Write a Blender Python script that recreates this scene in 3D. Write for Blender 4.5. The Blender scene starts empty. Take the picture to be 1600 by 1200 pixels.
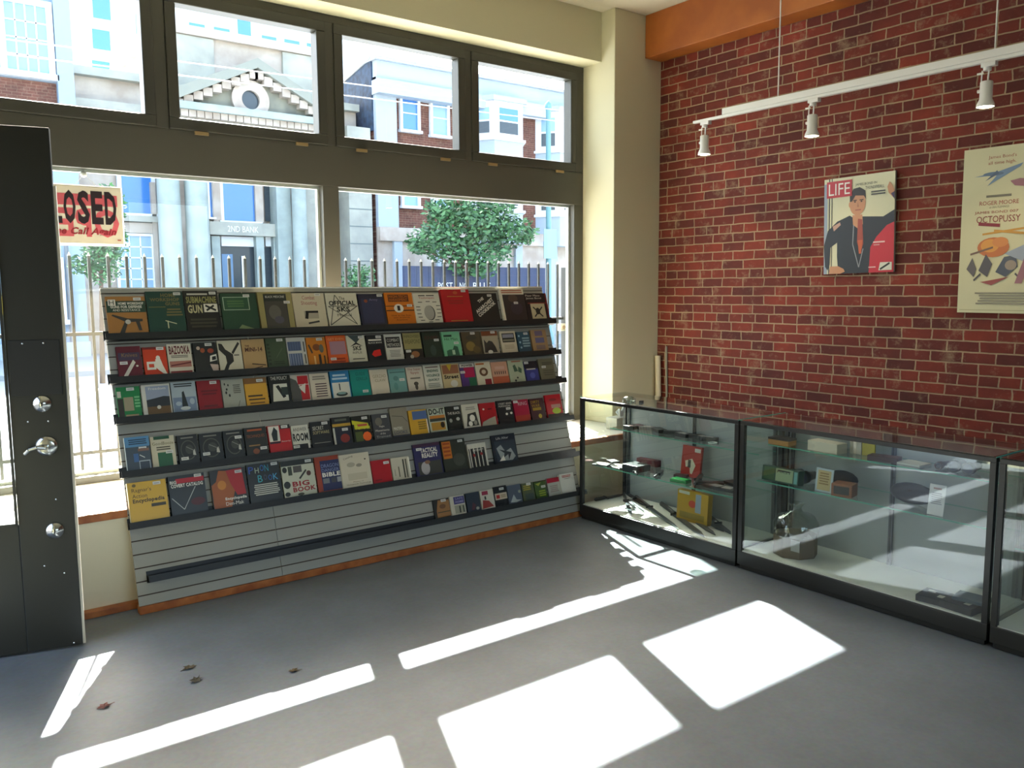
import bpy, bmesh, math, random
from mathutils import Vector, Matrix
random.seed(7)
C = bpy.context.scene.collection
S = bpy.context.scene
# ------------------------------------------------------------------ camera
CAM = Vector((-5.849, -5.890, 1.785))
YAW, PITCH, ROLL, FPX = math.radians(37.17), math.radians(-6.37), math.radians(-0.37), 1304.0
FWD = Vector((math.sin(YAW)*math.cos(PITCH), math.cos(YAW)*math.cos(PITCH), math.sin(PITCH)))
_r = Vector((math.cos(YAW), -math.sin(YAW), 0)); _u = _r.cross(FWD)
RT = _r*math.cos(ROLL)+_u*math.sin(ROLL); UP = -_r*math.sin(ROLL)+_u*math.cos(ROLL)
cam = bpy.data.cameras.new('camera'); cam_o = bpy.data.objects.new('camera', cam); C.objects.link(cam_o)
cam.sensor_width = 36; cam.lens = 36*FPX/1600; cam.clip_end = 500; cam.clip_start = .05
m = Matrix((RT, UP, -FWD)).transposed().to_4x4(); m.translation = CAM
cam_o.matrix_world = m
S.camera = cam_o
# ------------------------------------------------------------------ sky, sun, exposure
SUNV = Vector((.378, 1.020, 1.0)).normalized()          # towards the sun
w = bpy.data.worlds.new('world'); S.world = w; w.use_nodes = True
nt = w.node_tree; nt.nodes.clear()
sky = nt.nodes.new('ShaderNodeTexSky'); sky.sky_type = 'NISHITA'; sky.sun_disc = False
sky.sun_elevation = math.asin(SUNV.z); sky.sun_rotation = math.atan2(SUNV.x, SUNV.y)
sky.air_density = 1.0; sky.dust_density = 5; sky.ozone_density = 1.0
bg = nt.nodes.new('ShaderNodeBackground'); bg.inputs[1].default_value = 3.0
wo = nt.nodes.new('ShaderNodeOutputWorld')
hz = nt.nodes.new('ShaderNodeMix'); hz.data_type = 'RGBA'; hz.inputs[0].default_value = .5; hz.inputs[7].default_value = (.62, .66, .70, 1)
nt.links.new(sky.outputs[0], hz.inputs[6]); nt.links.new(hz.outputs[2], bg.inputs[0]); nt.links.new(bg.outputs[0], wo.inputs[0])
sl = bpy.data.lights.new('sun', 'SUN'); sl.energy = 88.0; sl.angle = math.radians(.55); sl.color = (1, .985, .95)
so = bpy.data.objects.new('sun', sl); C.objects.link(so); so.rotation_euler = SUNV.to_track_quat('Z', 'Y').to_euler()
so.location = (2, 6, 12)
S.view_settings.view_transform = 'Standard'; S.view_settings.look = 'None'
S.view_settings.exposure = -0.06; S.view_settings.gamma = 1; S.view_settings.use_curve_mapping = False
cy = S.cycles
cy.transparent_max_bounces = 32; cy.max_bounces = 12; cy.diffuse_bounces = 7; cy.glossy_bounces = 4
cy.caustics_reflective = False; cy.caustics_refractive = False; cy.sample_clamp_indirect = 6
cy.use_denoising = True

# ------------------------------------------------------------------ helpers
def ray(px, py): return FWD+RT*((px-800)/FPX)-UP*((py-600)/FPX)
def on(px, py, ax, v):                       # photo pixel -> point on an axis plane of the place
    q = ray(px, py); t = (v-CAM[ax])/q[ax]; return CAM+q*t
def PL(px, py, p0, n):
    q = ray(px, py); t = (Vector(p0)-CAM).dot(n)/q.dot(n); return CAM+q*t
def lin(c):
    if isinstance(c, str):
        c = c.lstrip('#'); c = [int(c[i:i+2], 16)/255 for i in (0, 2, 4)]
        c = [x/12.92 if x <= .04045 else ((x+.055)/1.055)**2.4 for x in c]
    return (c[0], c[1], c[2], 1)
MATS = {}
def mat(name, col=None, rough=.5, metal=0, spec=.5, emit=None, es=0, bump=None, noise=None, alpha=None, trans=0):
    if name in MATS: return MATS[name]
    m = bpy.data.materials.new(name); m.use_nodes = True; t = m.node_tree; b = t.nodes['Principled BSDF']
    c = lin(col if col is not None else '#808080')
    b.inputs['Base Color'].default_value = c; b.inputs['Roughness'].default_value = rough
    b.inputs['Metallic'].default_value = metal; b.inputs['Specular IOR Level'].default_value = spec
    if emit: b.inputs['Emission Color'].default_value = lin(emit); b.inputs['Emission Strength'].default_value = es
    if noise:                                 # (scale, second colour, detail)
        tc = t.nodes.new('ShaderNodeTexCoord'); n = t.nodes.new('ShaderNodeTexNoise'); n.inputs['Scale'].default_value = noise[0]
        n.inputs['Detail'].default_value = noise[2] if len(noise) > 2 else 4
        mx = t.nodes.new('ShaderNodeMix'); mx.data_type = 'RGBA'; mx.inputs[6].default_value = c; mx.inputs[7].default_value = lin(noise[1])
        rp = t.nodes.new('ShaderNodeValToRGB'); rp.color_ramp.elements[0].position = .35; rp.color_ramp.elements[1].position = .65
        t.links.new(tc.outputs['Object'], n.inputs['Vector']); t.links.new(n.outputs[0], rp.inputs[0]); t.links.new(rp.outputs[0], mx.inputs[0])
        t.links.new(mx.outputs[2], b.inputs['Base Color'])
    if bump:
        tc = t.nodes.new('ShaderNodeTexCoord'); n = t.nodes.new('ShaderNodeTexNoise'); n.inputs['Scale'].default_value = bump[0]; n.inputs['Detail'].default_value = 5
        bp = t.nodes.new('ShaderNodeBump'); bp.inputs['Strength'].default_value = bump[1]; bp.inputs['Distance'].default_value = .01
        t.links.new(tc.outputs['Object'], n.inputs['Vector']); t.links.new(n.outputs[0], bp.inputs['Height']); t.links.new(bp.outputs[0], b.inputs['Normal'])
    MATS[name] = m; return m
def K(hexc, rough=.4):                        # printed / painted colour
    return mat('print_'+hexc.lstrip('#')+('' if rough == .4 else '_%d' % int(rough*100)), hexc, rough)
def glass(name, tint='#f4faf6', gain=2.0, haze=None):
    if name in MATS: return MATS[name]
    m = bpy.data.materials.new(name); m.use_nodes = True; t = m.node_tree; t.nodes.clear()
    o = t.nodes.new('ShaderNodeOutputMaterial'); mx = t.nodes.new('ShaderNodeMixShader')
    tr = t.nodes.new('ShaderNodeBsdfTransparent'); tr.inputs[0].default_value = lin(tint)
    gl = t.nodes.new('ShaderNodeBsdfGlossy'); gl.inputs['Roughness'].default_value = 0.0
    lw = t.nodes.new('ShaderNodeLayerWeight'); lw.inputs[0].default_value = .5
    p = t.nodes.new('ShaderNodeMath'); p.operation = 'POWER'; p.inputs[1].default_value = 5
    a = t.nodes.new('ShaderNodeMath'); a.operation = 'MULTIPLY_ADD'; a.inputs[1].default_value = .96*gain*.4; a.inputs[2].default_value = .043*gain; a.use_clamp = True
    t.links.new(lw.outputs['Facing'], p.inputs[0]); t.links.new(p.outputs[0], a.inputs[0]); t.links.new(a.outputs[0], mx.inputs[0])
    t.links.new(tr.outputs[0], mx.inputs[1]); t.links.new(gl.outputs[0], mx.inputs[2]); t.links.new(mx.outputs[0], o.inputs[0])
    MATS[name] = m; return m

class MB:
    def __init__(s, mtx=None): s.v = []; s.f = []; s.m = []; s.mats = []; s.X = mtx; s.sm = []
    def mi(s, m):
        if m not in s.mats: s.mats.append(m)
        return s.mats.index(m)
    def add(s, vs, fs, m, smooth=False, X=None):
        o = len(s.v)
        for v in vs:
            v = Vector(v)
            if X is not None: v = X @ v
            if s.X is not None: v = s.X @ v
            s.v.append(v)
        k = s.mi(m)
        for f in fs: s.f.append([o+i for i in f]); s.m.append(k); s.sm.append(smooth)
        return s
    def box(s, x0, x1, y0, y1, z0, z1, m, X=None):
        if x0 > x1: x0, x1 = x1, x0
        if y0 > y1: y0, y1 = y1, y0
        if z0 > z1: z0, z1 = z1, z0
        vs = [(x, y, z) for z in (z0, z1) for y in (y0, y1) for x in (x0, x1)]
        return s.add(vs, [(0, 2, 3, 1), (4, 5, 7, 6), (0, 1, 5, 4), (2, 6, 7, 3), (0, 4, 6, 2), (1, 3, 7, 5)], m, X=X)
    def prism(s, pts, off, m, X=None):        # pts polygon 3d, off = extrusion vector
        n = len(pts); off = Vector(off); a = [Vector(p) for p in pts]; b = [p+off for p in a]
        fs = [list(range(n))[::-1], list(range(n, 2*n))]+[(i, (i+1) % n, n+(i+1) % n, n+i) for i in range(n)]
        return s.add(a+b, fs, m, X=X)
    def cyl(s, p0, p1, r0, m, r1=None, n=14, caps=True, X=None, smooth=True):
        p0, p1 = Vector(p0), Vector(p1); r1 = r0 if r1 is None else r1
        d = (p1-p0).normalized(); a = d.orthogonal().normalized(); b = d.cross(a)
        vs = []
        for p, r in ((p0, r0), (p1, r1)):
            for i in range(n):
                t = 2*math.pi*i/n; vs.append(p+a*math.cos(t)*r+b*math.sin(t)*r)
        s.add(vs, [(i, (i+1) % n, n+(i+1) % n, n+i) for i in range(n)], m, smooth, X)
        if caps: s.add(vs[:n], [list(range(n))[::-1]], m, X=X); s.add(vs[n:], [list(range(n))], m, X=X)
        return s
    def lathe(s, base, prof, m, n=20, axis=(0, 0, 1), X=None):  # prof [(r,h)]
        base = Vector(base); d = Vector(axis).normalized(); a = d.orthogonal().normalized(); b = d.cross(a); vs = []
        for r, h in prof:
            for i in range(n):
                t = 2*math.pi*i/n; vs.append(base+d*h+a*math.cos(t)*r+b*math.sin(t)*r)
        fs = [(j*n+i, j*n+(i+1) % n, (j+1)*n+(i+1) % n, (j+1)*n+i) for j in range(len(prof)-1) for i in range(n)]
        return s.add(vs, fs, m, True, X)
    def ball(s, c, r, m, n=12, X=None):
        r = (r, r, r) if not hasattr(r, '__len__') else r; c = Vector(c); vs = []; k = n//2
        for j in range(k+1):
            ph = math.pi*j/k
            for i in range(n):
                t = 2*math.pi*i/n; vs.append(c+Vector((r[0]*math.sin(ph)*math.cos(t), r[1]*math.sin(ph)*math.sin(t), r[2]*math.cos(ph))))
        fs = [(j*n+i, (j+1)*n+i, (j+1)*n+(i+1) % n, j*n+(i+1) % n) for j in range(k) for i in range(n)]
        return s.add(vs, fs, m, True, X)
    def tube(s, pts, r, m, n=8):
        for a, b in zip(pts[:-1], pts[1:]): s.cyl(a, b, r, m, n=n)
        return s
    def build(s, name, parent=None, bevel=0, at=None):
        me = bpy.data.meshes.new(name)
        if parent is not None:
            root = parent
            while root.parent: root = root.parent
            org = root.location.copy()
        elif at is not None: org = Vector(at)
        else:
            xs = [v.x for v in s.v]; ys = [v.y for v in s.v]
            org = Vector(((min(xs)+max(xs))/2, (min(ys)+max(ys))/2, min(v.z for v in s.v)))
        me.from_pydata([v-org for v in s.v], [], s.f)
        for m in s.mats: me.materials.append(m)
        for p, k, sm in zip(me.polygons, s.m, s.sm): p.material_index = k; p.use_smooth = sm
        me.update()
        o = bpy.data.objects.new(name, me); C.objects.link(o)
        if parent is not None: o.parent = parent
        else: o.location = org
        if bevel:
            b = o.modifiers.new('bevel', 'BEVEL'); b.width = bevel; b.segments = 2; b.limit_method = 'ANGLE'
        return o
def tag(o, label=None, cat=None, group=None, kind=None):
    if label: o['label'] = label
    if cat: o['category'] = cat
    if group: o['group'] = group
    if kind: o['kind'] = kind
    return o
def thing(name, label, cat, loc, group=None):
    o = bpy.data.objects.new(name, None); C.objects.link(o); o.location = loc; o.empty_display_size = .1
    return tag(o, label, cat, group)
def struct(o): o['kind'] = 'structure'; return o
_TX = {}
def text_mesh(s):
    if s in _TX: return _TX[s]
    cu = bpy.data.curves.new('t', 'FONT'); cu.body = s.lstrip('*')
    if s[0] == '*': cu.offset = .035; cu.space_character = 1.08
    cu.body = s.lstrip('*'); cu.resolution_u = 2; cu.fill_mode = 'FRONT'
    ob = bpy.data.objects.new('t', cu); C.objects.link(ob)
    dg = bpy.context.evaluated_depsgraph_get(); me = bpy.data.meshes.new_from_object(ob.evaluated_get(dg))
    vs = [v.co.copy() for v in me.vertices]; fs = [list(p.vertices) for p in me.polygons]
    bpy.data.objects.remove(ob); bpy.data.curves.remove(cu); bpy.data.meshes.remove(me)
    xs = [v.x for v in vs]; ys = [v.y for v in vs]; x0, x1, y0, y1 = min(xs), max(xs), min(ys), max(ys)
    vs = [((v.x-x0)/(x1-x0), (v.y-y0)/(y1-y0)) for v in vs]
    _TX[s] = (vs, fs); return _TX[s]
class Print:
    """flat printing on a face: origin o, width vector wv, height vector hv, outward normal n"""
    def __init__(s, o, wv, hv, n, eps=.0006):
        s.o, s.w, s.h, s.n, s.ep = Vector(o), Vector(wv), Vector(hv), Vector(n), eps; s.mb = MB(); s.k = 0
    def P(s, u, v): return s.o+s.w*u+s.h*v+s.n*((s.ep+s.k*.00012))
    def poly(s, pts, c):
        s.k += 1; vs = [s.P(*p) for p in pts]
        nn = (vs[1]-vs[0]).cross(vs[2]-vs[0])
        f = list(range(len(vs))); s.mb.add(vs, [f if nn.dot(s.n) > 0 else f[::-1]], c if not isinstance(c, str) else K(c)); return s
    def r(s, u0, v0, u1, v1, c): return s.poly([(u0, v0), (u1, v0), (u1, v1), (u0, v1)], c)
    def e(s, u, v, ru, rv, c, n=20): return s.poly([(u+ru*math.cos(2*math.pi*i/n), v+rv*math.sin(2*math.pi*i/n)) for i in range(n)], c)
    def t(s, txt, u0, v0, u1, v1, c, rot=0, sk=0, mir=False):
        s.k += 1; vs, fs = text_mesh(txt); cu, cv = (u0+u1)/2, (v0+v1)/2; q = []
        asp = s.h.length/s.w.length
        for a, b in vs:
            if mir: a = 1-a
            x = (a-.5)*(u1-u0)+sk*(b-.5)*(v1-v0)*asp; y = (b-.5)*(v1-v0)*asp
            if rot: x, y = x*math.cos(rot)-y*math.sin(rot), x*math.sin(rot)+y*math.cos(rot)
            q.append(s.P(cu+x, cv+y/asp))
        s.mb.add(q, fs, c if not isinstance(c, str) else K(c)); return s
    def ln(s, u0, v0, u1, v1, n, c):           # n lines of small print
        for i in range(n):
            v = v1-(i+.5)*(v1-v0)/n; h = (v1-v0)/n*.28; d = random.uniform(0, .2)*(u1-u0)
            s.r(u0+d*.4, v-h, u1-d*.6, v+h, c)
        return s
    def stroke(s, a, b, wd, c):
        a, b = Vector(a), Vector(b); d = (b-a).normalized(); q = Vector((-d.y, d.x))*wd/2
        return s.poly([a-q, b-q, b+q, a+q], c)
    def go(s, ops):
        for op in ops: getattr(s, op[0])(*op[1:])
        return s
# ------------------------------------------------------------------ structure materials
M_frame = mat('window_frame_paint', '#45433a', .45)
M_sash = mat('window_sash_paint', '#3a3931', .4)
M_plaster = mat('cream_plaster', '#cbc5a6', .85, bump=(60, .06))
M_ceil = mat('ceiling_paint', '#cfc6ae', .9)
M_oak = mat('orange_wood', '#b06a34', .5, noise=(9, '#8c4a20'))
M_black = mat('black_metal', '#151514', .35)
M_white = mat('white_metal', '#e6e2da', .35)
M_chrome = mat('chrome', '#c9c9c4', .18, metal=1)
M_glass = glass('window_glass', '#f4f9f7', 1.15)
M_cglass = glass('case_glass', '#f4faf7', 3.5)
M_wood = mat('pale_wood', '#c9a878', .6, noise=(6, '#b08d5c'))

def brick_mat(name, c1, c2, mort, size=(.215, .0755), bump=.5, axes=('Y', 'Z')):
    m = bpy.data.materials.new(name); m.use_nodes = True; t = m.node_tree; b = t.nodes['Principled BSDF']; L = t.links.new
    tc = t.nodes.new('ShaderNodeTexCoord'); sp = t.nodes.new('ShaderNodeSeparateXYZ'); cb = t.nodes.new('ShaderNodeCombineXYZ')
    L(tc.outputs['Object'], sp.inputs[0]); L(sp.outputs[axes[0]], cb.inputs[0]); L(sp.outputs[axes[1]], cb.inputs[1])
    nz = t.nodes.new('ShaderNodeTexNoise'); nz.inputs['Scale'].default_value = 9; nz.inputs['Detail'].default_value = 5
    L(cb.outputs[0], nz.inputs['Vector'])
    va = t.nodes.new('ShaderNodeVectorMath'); va.operation = 'MULTIPLY_ADD'; va.inputs[1].default_value = (.026, .011, 0)
    L(nz.outputs['Color'], va.inputs[0]); L(cb.outputs[0], va.inputs[2])
    br = t.nodes.new('ShaderNodeTexBrick'); br.inputs['Scale'].default_value = 1; br.inputs['Brick Width'].default_value = size[0]; br.inputs['Row Height'].default_value = size[1]
    br.inputs['Mortar Size'].default_value = .0065; br.inputs['Mortar Smooth'].default_value = .55; br.inputs['Bias'].default_value = 0
    br.offset = .5; br.squash = .62; br.squash_frequency = 5
    br.inputs['Color1'].default_value = lin(c1); br.inputs['Color2'].default_value = lin(c2); br.inputs['Mortar'].default_value = lin(mort)
    L(va.outputs[0], br.inputs['Vector'])
    n2 = t.nodes.new('ShaderNodeTexNoise'); n2.inputs['Scale'].default_value = 2.3; n2.inputs['Detail'].default_value = 7; n2.inputs['Roughness'].default_value = .7
    L(cb.outputs[0], n2.inputs['Vector'])
    rp = t.nodes.new('ShaderNodeValToRGB'); rp.color_ramp.elements[0].position = .3; rp.color_ramp.elements[0].color = (.5, .46, .44, 1)
    rp.color_ramp.elements[1].position = .72; rp.color_ramp.elements[1].color = (1.25, 1.2, 1.15, 1)
    L(n2.outputs[0], rp.inputs[0])
    mx = t.nodes.new('ShaderNodeMix'); mx.data_type = 'RGBA'; mx.blend_type = 'MULTIPLY'; mx.inputs[0].default_value = .8
    L(br.outputs['Color'], mx.inputs[6]); L(rp.outputs[0], mx.inputs[7])
    # pale mortar smears
    n3 = t.nodes.new('ShaderNodeTexNoise'); n3.inputs['Scale'].default_value = 5.5; n3.inputs['Detail'].default_value = 9; n3.inputs['Roughness'].default_value = .75
    L(cb.outputs[0], n3.inputs['Vector'])
    r3 = t.nodes.new('ShaderNodeValToRGB'); r3.color_ramp.elements[0].position = .54; r3.color_ramp.elements[1].position = .7; r3.color_ramp.elements[1].color = (.55, .55, .55, 1)
    L(n3.outputs[0], r3.inputs[0])
    m3 = t.nodes.new('ShaderNodeMix'); m3.data_type = 'RGBA'; L(r3.outputs[0], m3.inputs[0]); L(mx.outputs[2], m3.inputs[6]); m3.inputs[7].default_value = lin(mort)
    L(m3.outputs[2], b.inputs['Base Color']); b.inputs['Roughness'].default_value = .85
    sb = t.nodes.new('ShaderNodeMath'); sb.operation = 'MULTIPLY_ADD'; sb.inputs[1].default_value = -1; L(br.outputs['Fac'], sb.inputs[0])
    ml = t.nodes.new('ShaderNodeMath'); ml.operation = 'MULTIPLY'; ml.inputs[1].default_value = .6; L(n3.outputs[0], ml.inputs[0]); L(ml.outputs[0], sb.inputs[2])
    bp = t.nodes.new('ShaderNodeBump'); bp.inputs['Strength'].default_value = bump; bp.inputs['Distance'].default_value = .012
    L(sb.outputs[0], bp.inputs['Height']); L(bp.outputs[0], b.inputs['Normal'])
    MATS[name] = m; return m
M_brick = brick_mat('old_red_brick', '#7c2c19', '#521c14', '#9c876a')

def floor_mat():
    m = bpy.data.materials.new('polished_concrete'); m.use_nodes = True; t = m.node_tree; b = t.nodes['Principled BSDF']; L = t.links.new
    tc = t.nodes.new('ShaderNodeTexCoord'); n = t.nodes.new('ShaderNodeTexNoise'); n.inputs['Scale'].default_value = .9; n.inputs['Detail'].default_value = 9; n.inputs['Roughness'].default_value = .62
    L(tc.outputs['Object'], n.inputs['Vector']); r = t.nodes.new('ShaderNodeValToRGB')
    r.color_ramp.elements[0].position = .3; r.color_ramp.elements[0].color = lin('#575b5d'); r.color_ramp.elements[1].position = .7; r.color_ramp.elements[1].color = lin('#71777d')
    L(n.outputs[0], r.inputs[0]); n2 = t.nodes.new('ShaderNodeTexNoise'); n2.inputs['Scale'].default_value = 45; n2.inputs['Detail'].default_value = 4; L(tc.outputs['Object'], n2.inputs['Vector'])
    mx = t.nodes.new('ShaderNodeMix'); mx.data_type = 'RGBA'; mx.blend_type = 'OVERLAY'; mx.inputs[0].default_value = .22; L(r.outputs[0], mx.inputs[6]); L(n2.outputs['Color'], mx.inputs[7])
    L(mx.outputs[2], b.inputs['Base Color']); b.inputs['Roughness'].default_value = .48; b.inputs['Specular IOR Level'].default_value = .22
    bp = t.nodes.new('ShaderNodeBump'); bp.inputs['Strength'].default_value = .05; L(n.outputs[0], bp.inputs['Height']); L(bp.outputs[0], b.inputs['Normal'])
    return m
M_floor = floor_mat()
# ------------------------------------------------------------------ room shell
XL, YB, ZC = -6.15, -9.5, 4.21
FX, ZF, YF, YP = -.585, 3.79, -.286, -.455
SILL, YK = .57, -.89
struct(MB().box(XL-.3, .35, YB-.2, -.05, -.12, 0, M_floor).build('floor'))
struct(MB().box(XL-.3, .35, YB-.2, .12, ZC, ZC+.2, M_ceil).build('ceiling'))
struct(MB().box(0, .35, YB-.2, .12, 0, ZC, M_brick).build('wall_right', at=(0, 0, 0)))
wb_ = MB(); wb_.box(XL-.3, -5.2, YB-.25, YB, 0, ZC, M_plaster).box(-.9, .35, YB-.25, YB, 0, ZC, M_plaster).box(-5.2, -.9, YB-.25, YB, 0, .9, M_plaster).box(-5.2, -.9, YB-.25, YB, 3.4, ZC, M_plaster); struct(wb_.build('wall_back'))
q = MB()  # unseen rear window, added to fill the room with light from behind the camera
for k in range(4): xx = -5.2+k*4.3/3; q.box(xx-.04, xx+.04, YB-.18, YB-.08, .9, 3.4, M_frame)
q.box(-5.2, -.9, YB-.18, YB-.08, .9, .96, M_frame).box(-5.2, -.9, YB-.18, YB-.08, 3.34, 3.4, M_frame); rw = struct(q.build('window_9'))
MB().add([(-5.2, YB-.13, .9), (-.9, YB-.13, .9), (-.9, YB-.13, 3.4), (-5.2, YB-.13, 3.4)], [(3, 2, 1, 0)], M_glass).build('pane', rw)
lw_ = MB(); DY0, DY1, DZ = -2.05, -1.03, 2.66
lw_.box(XL-.25, XL, DY1, .1, 0, ZC, M_plaster).box(XL-.25, XL, DY0, DY1, DZ, ZC, M_plaster).box(XL-.25, XL, -3.2, DY0, 0, ZC, M_plaster)
lw_.box(XL-.25, XL, YB, -3.2, 0, ZC, M_plaster)
struct(lw_.build('wall_left'))
struct(MB().box(XL-.1, FX, YF, .12, ZF, ZC, M_plaster).build('wall_front'))
struct(MB().box(FX, 0, YP, .12, SILL, ZC, M_plaster).build('wall_corner', bevel=.006))
struct(MB().box(XL, 0, YK, .12, 0, SILL-.02, mat('knee_wall_paint', '#e8dab6', .7)).build('wall_knee'))
M_sill = mat('sill_paint', '#cfccc0', .5, noise=(3, '#c2beb0'))
s_ = MB().box(XL, 0, YK+.03, .03, SILL-.02, SILL, M_sill); sill = struct(s_.build('trim_sill'))
struct(MB().box(XL, 0, YK-.006, YK+.03, SILL-.045, SILL+.002, M_oak).build('trim_sill_nose', bevel=.004))
struct(MB().box(XL, -1.08, YK-.055, YK, 0, .038, M_oak).build('baseboard_front', bevel=.004))
# ------------------------------------------------------------------ shop window: storefront members and sashes
Y0, Y1 = -.05, .055
sf = MB(); Lx = XL
TZ0, TZ1, LZ = 2.933, 3.66, 2.544
def hbar(a, b, z0, z1): sf.box(a, b, Y0, Y1, z0, z1, M_frame)
hbar(Lx, FX, 3.735, ZF); hbar(Lx, FX, LZ+.02, TZ0-.075); hbar(Lx, FX, SILL, SILL+.045)
T = [(-5.565, -4.585), (-4.378-.98, -4.378), (-4.159, -3.181), (-2.975, -1.956), (-1.754, -.745)]
T = T[1:]
for (a, b), (c, d) in zip(T[:-1], T[1:]): sf.box(b+.07, c-.07, Y0, Y1, TZ0-.075, 3.735, M_frame)
sf.box(Lx, T[0][0]-.07, Y0, Y1, TZ0-.075, 3.735, M_frame); sf.box(T[-1][1]+.07, FX, Y0, Y1, TZ0-.075, 3.735, M_frame)
sf.box(-3.16, -3.033, Y0, Y1, SILL+.045, LZ+.02, M_frame); sf.box(-.713+.02, FX, Y0, Y1, SILL+.045, LZ+.02, M_frame)
sf.box(Lx, -5.62, Y0, Y1, SILL+.045, LZ+.02, M_frame)
wf = struct(sf.build('window_1', bevel=.003))
M_alu = mat('pale_glazing_bead', '#b9bbb8', .4)
for (a, b, zt, zb) in ((-5.62, -3.16, LZ, SILL+.045), (-3.033, -.693, LZ, SILL+.045)):
    MB().add([(a, .01, zb), (b, .01, zb), (b, .01, zt+.02), (a, .01, zt+.02)], [(0, 1, 2, 3)], M_glass).build('window_pane', wf)
    g = MB(); g.box(a, b, .012, .05, zt, zt+.02, M_alu).box(a, a+.018, .012, .05, zb, zt, M_alu).box(b-.018, b, .012, .05, zb, zt, M_alu).box(a+.018, b-.018, .012, .05, zb, zb+.02, M_alu)
    g.build('glazing_bead', wf)
for i, (a, b) in enumerate(T):
    q = MB(); w_ = .07
    q.box(a-w_, b+w_, -.065, .04, TZ1, TZ1+.075, M_sash).box(a-w_, b+w_, -.065, .04, TZ0-.075, TZ0, M_sash)
    q.box(a-w_, a, -.065, .04, TZ0, TZ1, M_sash).box(b, b+w_, -.065, .04, TZ0, TZ1, M_sash)
    so_ = struct(q.build('window_%d' % (i+2), bevel=.006))
    MB().add([(a, 0, TZ0), (b, 0, TZ0), (b, 0, TZ1), (a, 0, TZ1)], [(0, 1, 2, 3)], M_glass).build('pane', so_)
    if i:
        for xx in (a+.13, b-.14):
            MB().box(xx-.045, xx+.045, -.078, -.064, TZ0-.1, TZ0-.078, mat('brass_catch', '#a48c62', .4, metal=.6)).build('sash_catch', so_)
# ceiling beam on the brick wall
struct(MB().box(-.215, -.002, YB, YP-.002, 3.84, ZC-.001, mat('timber_beam', '#a85f22', .55, noise=(3, '#8f4a18'), bump=(25, .1))).build('trim_beam', bevel=.006))

# ------------------------------------------------------------------ entrance door, standing open into the room
H = Vector((-6.085, -1.07, 0)); E_ = Vector((-5.133, -1.317, 0)); DU = (H-E_).normalized(); DN = Vector((DU.y, -DU.x, 0))
if DN.y > 0: DN = -DN
DW = (H-E_).length
XD = Matrix((DU, DN, Vector((0, 0, 1)))).transposed().to_4x4(); XD.translation = E_   # local x towards hinge, local y into room
M_door = mat('door_paint', '#1c1c19', .38)
dr = thing('door_1', None, None, E_); dr['kind'] = 'structure'
d_ = MB(XD); TK = .045; b0, t0_, st = .66, 2.44, .245
def sb(*a): d_.box(*a[:2], -TK, 0, *a[2:], M_door)
DT = 2.57
sb(0, st, .012, DT); sb(DW-.12, DW, .012, DT); sb(st, DW-.12, .012, b0); sb(st, DW-.12, t0_, DT)
d_.build('door_leaf', dr, bevel=.004)
g = MB(XD); g.add([(st, -.02, b0), (DW-.12, -.02, b0), (DW-.12, -.02, t0_), (st, -.02, t0_)], [(0, 1, 2, 3)], M_glass); g.build('door_pane', dr)
g = MB(XD); k = .012
g.box(st, st+k, 0, .012, b0, t0_, M_door).box(st, DW-.12, 0, .012, b0, b0+k, M_door).box(st, DW-.12, 0, .012, t0_-k, t0_, M_door); g.build('glazing_bead', dr)
# weather strip along the free edge
MB(XD).box(-.012, 0, -.03, -.012, .012, 2.3, mat('pale_weather_strip', '#d8cfc0', .5)).build('weather_strip', dr)
def dl(px, py):
    p = PL(px, py, E_, DN)-E_; return (p.dot(DU), p.z)
u, z = dl(69, 560); MB(XD).box(.015, st-.01, 0, .006, dl(60, 618)[1], dl(60, 531)[1], mat('black_plate', '#0c0c0c', .5)).build('lock_guard_plate', dr, bevel=.002)
b = MB(XD)
for p in ((35, 537), (68, 536), (105, 600), (44, 659), (76, 658), (88, 780), (70, 884), (101, 895), (116, 1004)):
    u, z = dl(*p)
    if u > .01: b.ball((u, .003, z), .006, M_chrome, 8)
b.build('screw_heads', dr)
for p, r in (((66, 631), .042), ((86, 829), .042)):
    u, z = dl(*p); k_ = MB(XD); k_.lathe((u, 0, z), [(0, .022), (.022, .022), (.026, .014), (r-.004, .012), (r, 0)], M_chrome, 24, (0, 1, 0)).box(u-.003, u+.003, .02, .024, z-.01, z+.01, M_black)
    k_.build('deadbolt', dr)
u, z = dl(73, 697); k_ = MB(XD); k_.lathe((u, 0, z), [(0, .018), (.03, .018), (.048, .01), (.05, 0)], M_chrome, 24, (0, 1, 0)); k_.cyl((u, .015, z), (u, .06, z), .012, M_chrome)
k_.build('lever_rose', dr)
u2, z2 = dl(42, 706); k_ = MB(XD); k_.tube([(u, .055, z), (u+(u2-u)*.4, .062, z+.006), (u+(u2-u)*.8, .06, z-.004), (u2, .05, z2)], .010, M_chrome); k_.ball((u2, .05, z2), .010, M_chrome, 8).ball((u, .055, z), .012, M_chrome, 8)
k_.build('door_handle', dr)
fr = MB(); fr.box(XL-.26, XL+.02, DY1, DY1+.05, 0, DZ, M_door).box(XL-.26, XL+.02, DY0-.05, DY0, 0, DZ, M_door).box(XL-.26, XL+.02, DY0-.05, DY1+.05, DZ-.04, DZ+.03, M_door)
struct(fr.build('trim_door_frame'))
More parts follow.
